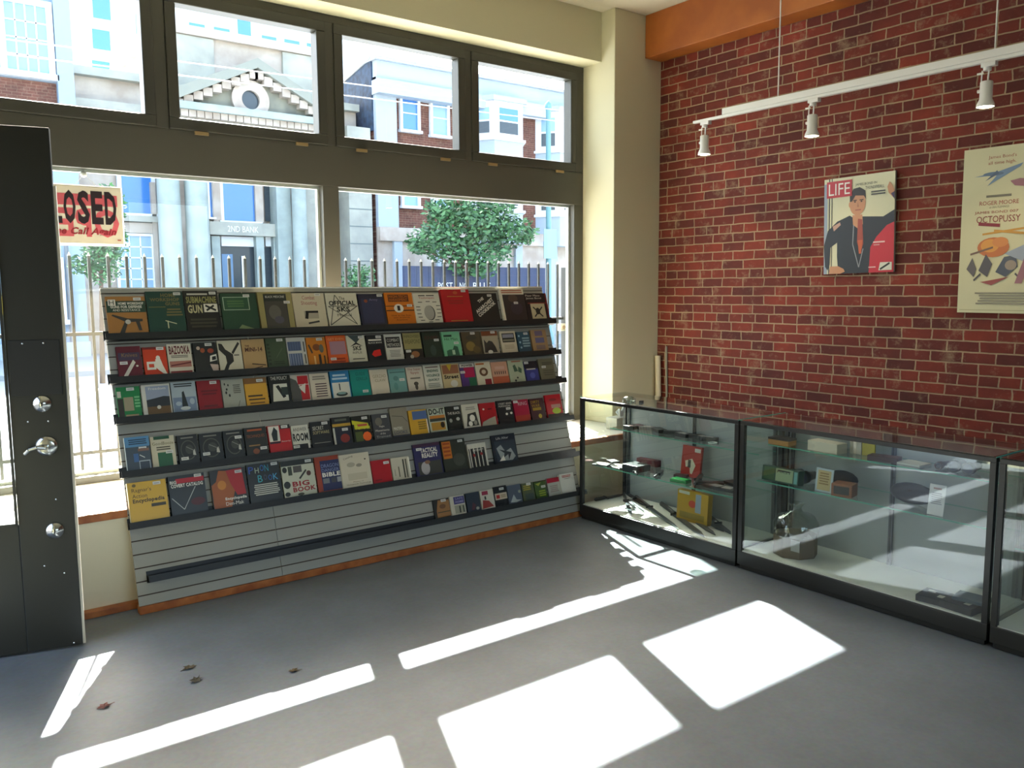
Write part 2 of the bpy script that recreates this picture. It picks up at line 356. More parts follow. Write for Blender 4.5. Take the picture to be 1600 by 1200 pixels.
# ------------------------------------------------------------------ slatwall panel
SB = Vector((-4.80, -1.06, .05)); ST_Y, ST_Z = -.54, 1.81
PLN = math.hypot(ST_Y-SB.y, ST_Z-SB.z); TV = Vector((0, (ST_Y-SB.y)/PLN, (ST_Z-SB.z)/PLN)); NV = Vector((0, -TV.z, TV.y))
XS = Matrix((Vector((1, 0, 0)), NV, TV)).transposed().to_4x4(); XS.translation = SB    # local x along, y out to the room, z up the panel
SX1 = 3.32; SEAM = .83
M_slat = mat('slatwall_grey', '#918f86', .5); M_groove = mat('slatwall_groove', '#3a2a1e', .7); M_back = mat('hardboard_back', '#a8977c', .7)
sw = thing('slatwall_display', 'wide grey slatwall panel leaning back against the shop window sill', 'display panel', SB)
pitch = .0762
for nm, a, b in (('slat_panel', 0, SEAM-.0015), ('slat_panel', SEAM+.0015, SX1)):
    p = MB(XS); p.box(a, b, -.018, -.008, 0, PLN, M_back)
    z = 0; ed = [0]
    g0 = .052
    while g0 < PLN: ed += [g0, g0+.007]; g0 += pitch
    ed.append(PLN)
    for i in range(0, len(ed)-1, 2): p.box(a, b, -.008, 0, ed[i], ed[i+1], M_slat)
    for i in range(1, len(ed)-1, 2): p.box(a, b, -.008, -.0062, ed[i], ed[i+1], M_groove)
    p.build(nm, sw)
MB().box(SB.x, SB.x+SX1, SB.y-.004, SB.y+.05, .001, .046, M_oak).build('wooden_plinth', sw, bevel=.003)
MB(XS).box(0, SX1, -.03, .004, PLN, PLN+.008, mat('sunlit_edge_strip', '#dedbd2', .4)).build('top_edge_sunlight', sw)  # pale strip added to imitate sunlight along the panel's top edge
# shelves
M_acry = mat('black_acrylic', '#0e0f0e', .5)
SHZ = [1.52, 1.275, 1.05, .755, .475, .18]
def sof(z): return (z-SB.z)/TV.z
SHS = [sof(z)-.012 for z in SHZ]
shlab = ['topmost', 'second from the top', 'third from the top', 'fourth from the top', 'fifth from the top', 'lowest, half empty']
ext = [(-.01, SX1+.03)]*6; ext[5] = (.055, SX1+.03); ext = [(-.015, SX1+.04), (-.02, SX1+.03), (-.015, SX1+.03), (-.02, SX1+.035), (-.01, SX1+.03), (.055, SX1+.02)]
for s_, l_, (a, b) in zip(SHS, shlab, ext):
    q = MB(XS); q.box(a, b, .0015, .058, s_-.004, s_, M_acry).box(a, b, .055, .059, s_-.004, s_+.034, M_acry).box(a, b, .0015, .005, s_, s_+.06, M_acry)
    o = q.build('display_ledge'); tag(o, 'long black acrylic book ledge on the grey slatwall, '+l_, 'shelf', 'black ledges on the slatwall')
# ------------------------------------------------------------------ books
P_PAGE = mat('book_pages', '#d8d0bd', .8)
def sl(px, py, off=.03):
    p = PL(px, py, SB+NV*off, NV)-SB; return p.x, p.dot(TV)
STK = mat('sticker_white', '#c9c7c0', .5)
NB = [0]
def book(row, xl, xr, top, base, label, ops, th=None, stk=(.80, .93), rough=.35, spine=None, lab='book'):
    th = th if th else random.choice([.012, .014, .018, .022])
    off = .010+th; mid = (top+{0: 528, 1: 580, 2: 640, 3: 715, 4: 800, 5: 815}[row])/2
    s0 = SHS[row]+.0005
    # mid-height of the cover in the photo: intersect rows iteratively
    xm = (xl+xr)/2
    tp = sl(xm, top, off)[1]
    zmid = (tp+s0)/2
    # photo y of the cover's middle at xl / xr
    def pxy(xpix):
        lo, hi = top-15, top+110
        for _ in range(30):
            c = (lo+hi)/2
            if sl(xpix, c, off)[1] > zmid: lo = c
            else: hi = c
        return sl(xpix, (lo+hi)/2, off)[0]
    a, b = pxy(xl)+.0008, pxy(xr)-.0008
    a += .0; NB[0] += 1
    cov = mat('cover_'+base.lstrip('#'), base, rough)
    tilt = 0
    bk = MB(XS); y0, y1 = .0068, .0068+th
    bk.box(a+.001, b-.003, y0+.001, y1-.001, s0+.002, tp-.002, P_PAGE)
    bk.box(a, b, y1-.001, y1, s0, tp, cov).box(a, b, y0, y0+.001, s0, tp, cov).box(a, a+.001, y0, y1, s0, tp, K(spine) if spine else cov)
    o = bk.build('book' if lab == 'book' else lab)
    rn = ['top shelf', 'second shelf', 'third shelf', 'fourth shelf', 'fifth shelf', 'bottom shelf'][row]
    tag(o, label+', '+rn, lab.replace('_', ' '), 'books face-out on the '+rn+' of the slatwall')
    P = Print(XS @ Vector((a, y1, s0+.03)), Vector((b-a, 0, 0)), TV*(tp-s0-.03), NV)
    P.go(ops)
    if P.mb.v: P.mb.build('cover_print', o)
    if stk:
        P2 = Print(XS @ Vector((a, y1+.0008, s0+.03)), Vector((b-a, 0, 0)), TV*(tp-s0-.03), NV)
        W, Hh = .042/(b-a), .018/(tp-s0-.03); u, v = stk; u = min(u, 1-W/2-.01); v = min(v, 1-Hh/2-.005)
        P2.r(u-W/2, v-Hh/2, u+W/2, v+Hh/2, STK); P2.r(u-W*.35, v-Hh*.12, u+W*.3, v+Hh*.12, '#8b8a86'); P2.mb.build('price_sticker', o)
    return o
B = book
W_, K_, R_ = '#d9d3c4', '#15140f', '#a3131b'
# top shelf
B(0, 168, 230, 463, '#9a6a33', 'tan and dark green book with a pistol drawing', [('r', 0, .58, 1, .88, '#1c3a2a'), ('t', '*HOME WORKSHOP', .3, .78, .95, .85, W_), ('t', '*GUNS FOR DEFENSE', .1, .69, .9, .76, W_), ('t', 'AND RESISTANCE', .15, .61, .85, .67, W_), ('r', .05, .76, .24, .92, W_), ('t', 'H', .08, .78, .2, .9, K_), ('p' if 0 else 'poly', [(.1, .5), (.13, .53), (.5, .42), (.88, .4), (.88, .34), (.8, .33), (.84, .1), (.76, .1), (.7, .33), (.5, .32), (.38, .02), (.25, .02), (.42, .34)], '#2e2c28'), ('e', .5, .33, .07, .06, '#b9b4a8')], th=.02)
B(0, 231, 289, 455, '#163b31', 'plain dark green book with faint gold lettering', [('t', '*HOME', .4, .86, .8, .95, '#6b6138'), ('t', '*WORKSHOP', .1, .76, .9, .84, '#6b6138'), ('t', '*GUNS', .5, .66, .9, .74, '#6b6138'), ('r', .05, .62, .5, .63, '#8a7c3a'), ('ln', .5, .4, .95, .6, 3, '#6b6138'), ('r', .5, .12, .53, .3, '#c7c39a'), ('stroke', (.45, .3), (.75, .22), .02, '#c7c39a')], stk=(.85, .94))
B(0, 290, 344, 454, '#17150f', 'black book titled Submachine Gun in olive letters', [('t', '*SUBMACHINE', .06, .7, .94, .86, '#8b8750'), ('t', '*GUN', .08, .46, .5, .66, '#b5ad84'), ('r', .55, .48, .95, .68, W_), ('stroke', (.6, .64), (.9, .52), .05, K_), ('stroke', (.62, .52), (.85, .64), .05, K_), ('ln', .1, .1, .9, .35, 3, '#3a362a'), ('ln', .1, .88, .7, .95, 1, '#b9b4a8')], stk=(.85, .94))
B(0, 348, 404, 458, '#1f3f2b', 'green book with a thin pale rectangle outline', [('r', .05, .55, .78, .9, '#9fb09a'), ('r', .07, .565, .76, .885, '#234a30'), ('ln', .15, .62, .65, .82, 3, '#46663a'), ('poly', [(.4, .06), (.9, .02), (.5, .16)], '#6f7f55')], stk=(.72, .93))
B(0, 406, 459, 456, '#8f8352', 'olive-bordered book with a dark photo panel', [('r', .16, .04, .84, .95, '#1f241d'), ('r', .18, .05, .82, .75, '#3f3a33'), ('t', 'BLACK MEDICINE', .22, .84, .78, .9, W_), ('e', .45, .45, .18, .2, '#5a564c'), ('e', .55, .25, .14, .1, '#4a4650')], th=.03, stk=(.84, .72))
B(0, 460, 510, 458, '#c0b49a', 'cream book with pink title and small handgun picture', [('t', 'Combat', .3, .82, .7, .93, '#a0525a'), ('t', 'Shooting', .25, .64, .75, .78, '#a0525a'), ('r', .3, .28, .75, .5, '#a09682'), ('stroke', (.35, .47), (.75, .47), .06, K_), ('stroke', (.4, .45), (.36, .28), .09, K_), ('stroke', (.4, .15), (.75, .2), .05, '#3c3a34')], stk=(.8, .96))
B(0, 512, 561, 458, '#c9c2ac', 'cream book titled The Official SKS with a star', [('stroke', (.3, .95), (.9, .08), .025, '#4a4840'), ('stroke', (.3, .95), (.05, .08), .025, '#4a4840'), ('stroke', (.05, .62), (.98, .62), .02, '#4a4840'), ('stroke', (.98, .62), (.05, .08), .025, '#4a4840'), ('stroke', (.05, .62), (.9, .08), .02, '#4a4840'), ('t', 'The', .42, .8, .6, .9, K_), ('t', '*OFFICIAL', .08, .64, .92, .78, K_), ('t', '*SKS', .3, .46, .72, .6, K_), ('t', 'Manual', .3, .32, .75, .4, K_)], stk=None)
B(0, 563, 603, 459, '#242436', 'dark navy book with small orange emblem', [('r', .1, .1, .9, .85, '#2c2f4a'), ('e', .28, .78, .07, .05, '#8a4426'), ('t', 'Army', .42, .76, .75, .86, '#7a7590')], stk=(.85, .95))
B(0, 604, 648, 457, '#c26a14', 'bright orange book with a white circle and black bars', [('r', .12, .72, .85, .94, '#5a2a10'), ('t', 'HIGH-TECH', .16, .84, .8, .92, '#c26a14'), ('t', 'HARASSMENT', .16, .74, .8, .82, '#c26a14'), ('r', 0, .58, 1, .6, K_), ('r', 0, .44, 1, .47, K_), ('e', .45, .52, .17, .13, W_), ('r', .4, .45, .5, .6, K_), ('t', 'How to Get Even', .15, .28, .85, .33, '#3a1a08'), ('t', 'with Anybody', .2, .21, .8, .26, '#3a1a08'), ('t', 'Anytime', .3, .14, .7, .19, '#3a1a08')], stk=(.85, .6))
B(0, 649, 690, 458, '#cbc5b4', 'white book with a grey stone ringed by black captions', [('r', .2, .91, .45, .94, K_), ('r', .5, .91, .8, .94, K_), ('t', 'Techniques', .2, .8, .8, .88, '#a83a36'), ('e', .55, .36, .2, .24, '#3c3a33'), ('e', .52, .37, .19, .23, '#9a958a')]+[('r', u, v, u+.16, v+.022, '#2a2823') for u, v in ((.15, .7), (.45, .72), (.7, .7), (.05, .55), (.05, .45), (.06, .33), (.08, .22), (.15, .12), (.82, .58), (.82, .46), (.82, .34), (.8, .22), (.7, .12), (.45, .06))], stk=None)
B(0, 693, 737, 452, '#a50f18', 'solid red book with faint gold lines', [('r', .2, .78, .75, .795, '#b98a3a'), ('e', .5, .9, .08, .05, '#b0502a'), ('ln', .2, .55, .75, .7, 2, '#8c2018'), ('r', .2, .06, .8, .08, '#b98a3a')], th=.03, stk=(.8, .95))
B(0, 738, 780, 458, '#14130f', 'black book with slanted white title The Anarchist Cookbook', [('t', '*THE', .25, .72, .5, .82, W_, .55), ('t', '*ANARCHIST', .08, .52, .88, .64, W_, .55), ('t', '*COOKBOOK', .15, .4, .95, .52, W_, .55)], stk=(.72, .92))
B(0, 785, 822, 451, '#cfc4ae', 'cream-topped book with a dark brown cover photo', [('r', .08, 0, 1, .82, '#2e2522'), ('ln', .05, .85, .95, .98, 2, '#a5624a'), ('e', .5, .7, .2, .12, '#4e3d30'), ('e', .6, .4, .25, .2, '#352b33')], th=.026, stk=(.6, .56), spine='#d8d2c2')
B(0, 823, 857, 458, '#1a1112', 'black book with red trim and an engraved figure in a cream square', [('t', 'Poor Mans', .05, .88, .7, .95, W_), ('t', 'James Bond', .05, .77, .75, .85, W_), ('r', .1, .62, .98, .66, '#7a2420'), ('r', .2, .08, .85, .62, '#b9ab88'), ('e', .5, .35, .1, .12, K_), ('stroke', (.3, .5), (.7, .15), .05, K_), ('stroke', (.72, .5), (.32, .15), .05, K_), ('r', .93, .1, 1, .98, '#6e161c')], stk=None)
# second shelf
B(1, 184, 222, 541, '#5a1422', 'purple and red book with a white knife shape', [('r', .05, .55, .95, .8, '#3c2f45'), ('t', 'Knives', .2, .66, .85, .78, '#8a6f3a'), ('stroke', (.25, .02), (.7, .52), .13, '#c9c2b0'), ('e', .8, .36, .05, .03, W_)], stk=(.25, .47))
B(1, 225, 262, 542, '#c03a18', 'red-orange book with a white crouching figure', [('r', 0, .92, .6, 1, '#7a1c12'), ('e', .62, .62, .09, .08, W_), ('poly', [(.5, .58), (.72, .58), (.8, .35), (.95, .04), (.78, .08), (.6, .2), (.48, .3)], W_), ('r', .12, .22, .5, .5, W_), ('r', .2, .3, .42, .42, '#c03a18')], stk=(.75, .94))
B(1, 263, 301, 537, '#cdc5b2', 'white book titled Bazooka in dark red', [('t', '*BAZOOKA', .08, .66, .94, .94, '#5c1018'), ('ln', .1, .54, .9, .64, 2, '#6a655a'), ('r', .05, .24, .95, .44, '#a0685a'), ('stroke', (.1, .3), (.95, .38), .04, '#5c1018'), ('r', .05, .02, .95, .12, '#7a1c1c')], stk=None)
B(1, 304, 340, 535, '#1d1f1d', 'dark collage book with small orange lights', [('e', .22, .82, .08, .06, '#b9a590'), ('e', .4, .74, .1, .08, '#8c4626'), ('e', .75, .72, .14, .08, '#8c3a22'), ('poly', [(.7, .55), (.98, .6), (.98, .4), (.66, .35)], W_), ('poly', [(.78, .52), (.95, .54), (.95, .42), (.76, .4)], K_), ('poly', [(.65, .28), (1, .25), (1, 0), (.78, 0)], '#b9a59a')], stk=(.68, .93))
B(1, 342, 379, 532, '#c6bfa8', 'cream book with a large black folding rifle stock', [('poly', [(.05, .92), (.2, .9), (.32, .72), (.62, .55), (.62, .32), (.42, .2), (.3, 0), (.15, .04), (.32, .28), (.3, .5), (.05, .72)], '#1f1d17'), ('stroke', (.6, .58), (.92, .92), .09, '#1f1d17'), ('ln', .65, .48, .9, .56, 1, '#6a655a')], stk=None)
B(1, 380, 416, 530, '#ab8c5f', 'tan book titled The Mini-14', [('t', '*THE', .14, .76, .32, .82, '#5c3a26'), ('t', '*MINI-14', .12, .6, .88, .74, '#4c241c'), ('stroke', (.35, .2), (.95, .14), .035, '#3c2a1c'), ('stroke', (.4, .04), (.8, .1), .03, '#3c2a1c')], stk=None)
B(1, 417, 449, 528, '#3b4a33', 'plain grey-green book with faint black marks', [('ln', .05, .1, .2, .85, 6, '#28301f'), ('stroke', (.45, .35), (.8, .65), .02, '#5a6a50'), ('ln', .3, .12, .85, .25, 2, '#2a3322')], stk=(.72, .93))
B(1, 450, 480, 527, '#b5b3aa', 'white book with two blue striped panels', [('r', .05, .55, .75, .86, '#4a5a78'), ('r', .05, .05, .75, .46, '#4a5a78')]+[('r', .1+.13*i, .06, .13+.13*i, .45, '#8a94a8') for i in range(5)]+[('r', .1+.13*i, .56, .13+.13*i, .85, '#39445c') for i in range(5)]+[('r', .85, .5, .93, .85, '#55534c'), ('r', .85, .1, .93, .42, '#55534c')], stk=None)
B(1, 481, 511, 527, '#b76d16', 'amber patterned book with dark blotches', [('e', .5, .65, .2, .12, '#6e3a12'), ('e', .75, .6, .12, .15, '#55564a'), ('r', .55, .05, .68, .4, '#2a2116'), ('r', .82, .05, .9, .35, '#2a2116'), ('stroke', (.1, .75), (.25, .45), .08, '#3a2a16'), ('r', .3, .05, .38, .35, '#d9b070')], stk=(.7, .93))
B(1, 512, 543, 524, '#c4521c', 'orange book with a mauve panel', [('r', .15, .35, .95, .8, '#96707a'), ('t', 'GET EVEN', .1, .84, .9, .92, '#d99a60'), ('ln', .1, .05, .9, .25, 2, '#8c2c10')], stk=(.25, .2))
B(1, 544, 573, 524, '#bdb8a2', 'cream book with SKS in a black arc', [('poly', [(.1, 1), (.9, 1), (.5, .72)], '#2c3a3c'), ('poly', [(.15, .6), (.5, .76), (.85, .6), (.5, .68)], K_), ('t', '*SKS', .28, .46, .74, .62, '#2a2823'), ('t', 'RIFLE', .25, .34, .75, .42, '#3a3832'), ('r', .2, .14, .85, .17, '#2a2823')], stk=(.8, .93))
B(1, 575, 602, 523, '#16181a', 'black book with a bright red patch', [('ln', .1, .76, .9, .86, 1, W_), ('t', 'BLACK BOOK', .1, .68, .9, .74, W_), ('poly', [(.2, .28), (.35, .42), (.72, .46), (.75, .24), (.35, .18)], '#c81c14')], stk=(.72, .92))
B(1, 603, 630, 522, '#c3bfb2', 'white book with a black title block above small print', [('r', .08, .5, .9, .9, '#1c1b18'), ('t', 'COMBAT', .14, .72, .85, .84, '#c3bfb2'), ('t', 'METHODS', .14, .54, .85, .66, '#c3bfb2'), ('ln', .2, .15, .85, .42, 5, '#8a877c')], stk=None)
B(1, 632, 661, 520, '#1f1c18', 'dark book with a large olive-yellow title panel', [('r', 0, .4, .95, 1, '#8d8352'), ('t', 'IMPROVISED', .06, .82, .9, .92, '#4c4a26'), ('t', 'WEAPONS', .06, .6, .9, .76, '#4c4a26'), ('e', .55, .2, .22, .12, '#8c5c36'), ('e', .35, .12, .1, .07, '#a8a090')], stk=(.2, .33))
B(1, 662, 691, 518, '#1c2a1e', 'very dark green book with faint red title', [('t', 'KNIFE', .15, .72, .85, .84, '#4a1e16'), ('e', .5, .3, .16, .2, '#33423a')], stk=(.75, .68))
B(1, 693, 721, 518, '#6fae85', 'mint green book with black title and a city scene', [('r', .1, .8, .55, .88, '#1c3a2a'), ('t', 'Hit Man', .12, .66, .85, .76, '#1c3a2a'), ('poly', [(.15, 0), (.15, .25), (.3, .3), (.5, .3), (.6, .45), (.8, .4), (.85, 0)], '#2f5a42'), ('r', .45, .1, .6, .28, '#a8c4a8')], stk=(.75, .55))
B(1, 724, 753, 518, '#463c2a', 'brown camouflage patterned book', [('e', .4, .4, .25, .2, '#7a6430'), ('e', .7, .25, .2, .15, '#5a4a2a'), ('e', .5, .75, .3, .1, '#39352c')], stk=(.6, .93))
B(1, 755, 780, 517, '#9a8f7a', 'brown-headed book with a dark silhouetted group', [('r', 0, .8, 1, 1, '#6e3a1e'), ('poly', [(.05, .1), (.1, .65), (.25, .5), (.4, .6), (.6, .55), (.75, .35), (.85, .1)], '#2e2824'), ('e', .4, .12, .15, .08, W_)], stk=(.72, .94))
B(1, 784, 808, 517, '#c0b39a', 'cream book with a black framed landscape block', [('r', .1, .5, .9, .9, '#1c1b18'), ('r', .14, .7, .86, .86, '#8a8a94'), ('r', .14, .55, .86, .63, '#7c7862'), ('ln', .15, .2, .85, .4, 3, '#a4957c')], stk=None)
B(1, 810, 830, 518, '#2c4a58', 'teal book with small blue-white symbols', [('ln', .35, .25, .95, .75, 4, '#8aa4a8'), ('e', .15, .8, .07, .05, '#9ab4c0'), ('e', .17, .5, .07, .05, '#9ab4c0'), ('e', .2, .25, .07, .05, '#9ab4c0')], stk=(.7, .9))
B(1, 832, 856, 515, '#9c7c54', 'tan book with two purple picture blocks', [('r', .25, .72, .75, .95, '#6a5a70'), ('r', .22, .4, .8, .64, '#5e5a7c'), ('r', .22, .1, .8, .3, '#7c6660')], stk=None)
# third shelf
B(2, 184, 221, 604, '#12743a', 'bright green book with a dark strip and beige square', [('r', 0, 0, .25, .62, '#2a241a'), ('r', .27, .22, .68, .66, '#8f8468'), ('r', .02, .66, .18, .86, '#c3bda8'), ('ln', .72, .3, .98, .7, 4, '#6fae78'), ('r', .3, .02, .85, .1, '#8f7c60')], stk=(.6, .92))
B(2, 223, 268, 600, '#c6c2b4', 'white-bordered book with a dark hill above a brown field', [('r', .14, .04, .96, .94, '#8790a2'), ('poly', [(.14, .28), (.96, .28), (.96, .58), (.75, .6), (.4, .54), (.14, .5)], '#22262a'), ('r', .14, .04, .96, .28, '#5c4422'), ('t', 'Freedom', .25, .82, .85, .9, W_), ('e', .55, .25, .07, .06, '#b9b4a8')], th=.024, stk=None)
B(2, 269, 308, 596, '#9aa5ac', 'pale blue book with a dark tower rising from the sea', [('r', .04, .04, .96, .5, '#6b7a90'), ('poly', [(.38, .18), (.42, .66), (.5, .7), (.62, .2)], '#1c2422'), ('ln', .1, .82, .9, .96, 2, '#2c2f30'), ('e', .5, .14, .2, .06, '#c3c9c6'), ('e', .25, .3, .12, .07, '#98a4b0'), ('e', .8, .35, .1, .1, '#98a4b0')], th=.022, stk=None)
B(2, 310, 347, 594, '#80101a', 'plain dark red book without any picture', [('ln', .15, .5, .85, .7, 2, '#5f0c14'), ('ln', .2, .1, .8, .2, 1, '#5f0c14')], stk=(.7, .92))
B(2, 348, 383, 592, '#999a8e', 'pale grey book with scattered black marks', [('e', .15, .84, .03, .04, K_), ('e', .3, .8, .03, .04, K_), ('e', .22, .66, .04, .04, K_), ('e', .18, .55, .04, .05, K_), ('e', .32, .45, .04, .05, K_), ('ln', .5, .5, .85, .82, 5, '#5c5c52'), ('stroke', (.65, .05), (.75, .25), .03, '#6a6a60')], stk=None)
B(2, 384, 419, 590, '#c2912c', 'golden yellow book with a brown top band', [('r', 0, .8, 1, 1, '#7e5524'), ('r', .1, .34, .75, .4, '#3c2a10'), ('r', .12, .22, .85, .27, '#3c2a10'), ('ln', .1, .08, .9, .16, 1, '#6a4a1c')], stk=(.7, .9))
B(2, 422, 455, 586, '#171915', 'black book with a white running figure panel', [('t', 'THE POLICY', .1, .84, .9, .96, W_), ('poly', [(.2, .7), (.85, .7), (.85, .1), (.1, .1), (.15, .4)], '#c9c5b4'), ('poly', [(.3, .62), (.45, .66), (.75, .25), (.6, .2), (.45, .42)], K_), ('r', .55, .3, .85, .58, '#26302c')], stk=None)
B(2, 456, 485, 585, '#b3aca0', 'pale book with red blocks and a grey photo', [('poly', [(0, .05), (.5, .05), (.55, .4), (.3, .8), (0, .9)], '#4a4a44'), ('r', .38, .65, .95, .95, '#a8161e'), ('r', .5, .08, .95, .62, '#a8161e'), ('poly', [(.42, .55), (.8, .68), (.7, .3), (.5, .45)], '#c9c5b8')], stk=None)
B(2, 486, 516, 583, '#c0b4a0', 'cream book with dark horizontal bars', [('ln', .1, .75, .9, .92, 2, '#7a7468')]+[('r', .25, .14+.09*i, .85, .175+.09*i, '#38182a') for i in range(6)], stk=None)
B(2, 518, 548, 579, '#1f6d9a', 'blue book with a white panel showing a figure on a raft', [('r', .05, .04, .95, .58, '#c6c3b6'), ('ln', .08, .66, .9, .9, 2, '#a8c0cc'), ('r', .4, .3, .46, .54, '#2a2a28'), ('e', .5, .16, .3, .08, '#22302c'), ('e', .5, .19, .22, .04, '#7a9a94')], stk=None)
B(2, 549, 579, 577, '#128075', 'solid teal book with darker title letters', [('t', 'GUIDE', .3, .78, .8, .9, '#0c4f4c'), ('t', 'GERILLA', .3, .6, .9, .72, '#0c4f4c')], stk=(.7, .2))
B(2, 580, 608, 577, '#c5b9a2', 'plain cream book with hollow title letters and a black foot', [('t', 'GERZAD', .15, .68, .9, .8, '#8f8266'), ('t', 'CLAW', .25, .52, .85, .63, '#8f8266'), ('r', .2, 0, 1, .06, K_)], stk=None)
B(2, 609, 636, 576, '#66908a', 'grey-teal book with faint darker blocks', [('r', .1, .84, .95, .88, '#40605e'), ('e', .4, .62, .15, .1, '#4f7672'), ('e', .35, .3, .12, .15, '#50807c')], stk=(.75, .55))
B(2, 637, 663, 573, '#c2b6a2', 'cream book with red title above a tiny man in a hat', [('t', 'The Super', .1, .84, .9, .95, '#8c2c2c'), ('t', 'Spys', .25, .7, .75, .82, '#8c2c2c'), ('e', .5, .33, .14, .08, '#4a4438'), ('e', .5, .2, .09, .12, '#4a4438'), ('ln', .2, .5, .8, .6, 1, '#6a6458')], stk=None)
B(2, 664, 691, 570, '#c2beac', 'white book with green title Ending Violence Quickly', [('t', '*ENDING', .2, .72, .85, .82, '#1f4c3c'), ('t', '*VIOLENCE', .12, .54, .9, .64, '#1f4c3c'), ('t', '*QUICKLY', .2, .36, .85, .46, '#1f4c3c'), ('ln', .15, .1, .85, .3, 3, '#8a8a7c'), ('ln', .1, .88, .9, .95, 1, '#6a4a44')], stk=None)
B(2, 692, 720, 568, '#b7a379', 'yellowed book titled Street in heavy black script', [('r', .05, .6, .95, .95, '#8c5a3c'), ('t', '*Street', .1, .4, .9, .56, K_), ('poly', [(.3, .98), (.6, .98), (.45, .7)], '#b99a2c'), ('e', .6, .2, .2, .14, '#c9c4b4')], stk=None)
B(2, 721, 744, 568, '#4b3168', 'book with magenta, purple and green squares', [('r', 0, .85, 1, 1, '#c3bcae'), ('r', .25, .42, .95, .84, '#a01040'), ('r', .5, 0, 1, .4, '#1c5c3c'), ('t', '*POWER', .15, .88, .9, .97, K_)], stk=(.15, .65))
B(2, 745, 769, 565, '#c9bfa4', 'cream book with a brown ring emblem and red square', [('r', .05, .88, .6, .95, '#b0602a'), ('e', .5, .58, .28, .18, '#5a3a22'), ('e', .5, .58, .14, .09, '#b9a890'), ('r', .5, .04, .92, .28, '#7c1420')], stk=None)
B(2, 770, 795, 565, '#b98a72', 'peach book with a row of black strokes', [('r', 0, 0, 1, .35, '#a85236')]+[('r', .15+.13*i, .45, .2+.13*i, .58, K_) for i in range(6)]+[('r', .2, .66, .8, .8, '#c49a88')], stk=None)
B(2, 796, 820, 562, '#9fa58a', 'pale green book with dark green patches', [('poly', [(.3, .75), (.45, .8), (.6, .5), (.35, .48)], '#3a5640'), ('poly', [(.65, .7), (.85, .6), (.8, .4), (.6, .48)], '#3a5640'), ('e', .5, .22, .06, .04, K_), ('e', .35, .1, .06, .05, K_), ('r', .25, .9, .85, .96, '#98604c')], stk=None)
B(2, 822, 842, 564, '#353a78', 'violet-blue book with a black top band', [('r', 0, .62, 1, 1, '#14151c'), ('r', .1, .58, .8, .64, '#b9b4a8'), ('e', .5, .3, .2, .15, '#565ca0')], stk=(.15, .93))
B(2, 844, 867, 560, '#6c6650', 'drab olive book at the far right end', [('ln', .2, .7, .95, .85, 2, '#4a4636'), ('ln', .2, .2, .95, .5, 3, '#57523f')], stk=(.3, .62))
# fourth shelf
B(3, 197, 236, 682, '#3c464e', 'blue-topped book with a dark seascape and white frame', [('r', 0, .7, 1, 1, '#4f7ea2'), ('ln', .15, .76, .9, .94, 3, '#20364c'), ('r', .5, .03, .95, .28, '#a0a8ac'), ('r', .53, .03, .92, .25, '#323c48'), ('r', .3, .25, .5, .5, '#3a5c8a'), ('stroke', (.55, .45), (.75, .36), .025, '#c9c9c0'), ('r', .5, .56, .95, .64, '#7a5a4a')], stk=(.7, .64), spine='#b8c4c8')
B(3, 237, 275, 681, '#c0b79c', 'cream book with a dark green square at its foot', [('r', .15, .9, .8, 1, '#1c4a2c'), ('t', 'GoodBooze', .08, .72, .95, .82, '#5a4e34'), ('ln', .2, .54, .85, .68, 2, '#4a4434'), ('r', .25, 0, .85, .48, '#1a5432')], stk=(.75, .48))
_rb = [('ln', .15, .86, .85, .94, 1, '#7a766a'), ('e', .5, .48, .38, .34, '#4a4a3e'), ('e', .5, .48, .34, .3, '#1a1a16'), ('e', .55, .5, .2, .16, '#3a3a32'), ('poly', [(.7, .3), (.85, .28), (.8, .5), (.72, .42)], '#b9b5a8'), ('stroke', (.4, .6), (.75, .45), .02, '#8a877c')]
B(3, 279, 311, 679, '#1b1b17', 'black book with round emblem, left of three alike, sticker low left', _rb, stk=(.28, .2))
B(3, 313, 349, 676, '#1a1a18', 'black book with round emblem, middle of three alike', _rb, stk=(.25, .28))
B(3, 351, 382, 672, '#191b18', 'black book with round emblem, right of three alike, sticker upper right', _rb, stk=(.75, .74))
B(3, 384, 418, 667, '#23241d', 'dark book with rows of orange-brown letters', [('ln', .08, .84, .92, .96, 1, '#9a4a20'), ('t', 'TECHNIQUES', .08, .62, .92, .74, '#8c4a22'), ('ln', .12, .32, .7, .4, 1, '#8c6a3a'), ('e', .45, .15, .15, .1, '#7a4424')], stk=(.8, .24))
B(3, 421, 456, 664, '#a81414', 'red book with a white square photo of a dark figure', [('r', .02, .42, .5, .98, '#c9c5b8'), ('poly', [(.18, .44), (.14, .7), (.28, .95), (.42, .8), (.38, .44)], '#1c2420'), ('r', .55, .85, 1, 1, '#20211c'), ('t', 'Security', .55, .36, .95, .42, W_), ('r', .02, .34, .5, .41, '#2c1620')], stk=(.75, .93))
B(3, 457, 484, 664, '#c6c2b2', 'white book with ROOM in tall black letters', [('r', 0, 0, 1, .24, K_), ('r', .88, 0, 1, .24, W_), ('t', 'ANSWER', .1, .76, .9, .9, '#5c5248'), ('t', '*ROOM', .06, .36, .94, .68, K_)], stk=(.2, .15))
B(3, 487, 519, 658, '#20201f', 'charcoal book titled Secret Software', [('t', 'SECRET', .1, .68, .65, .82, '#c9c4b0'), ('t', 'SOFTWARE', .1, .52, .9, .64, '#b5a878'), ('r', .1, .17, .9, .19, '#8a887c')], stk=(.72, .92))
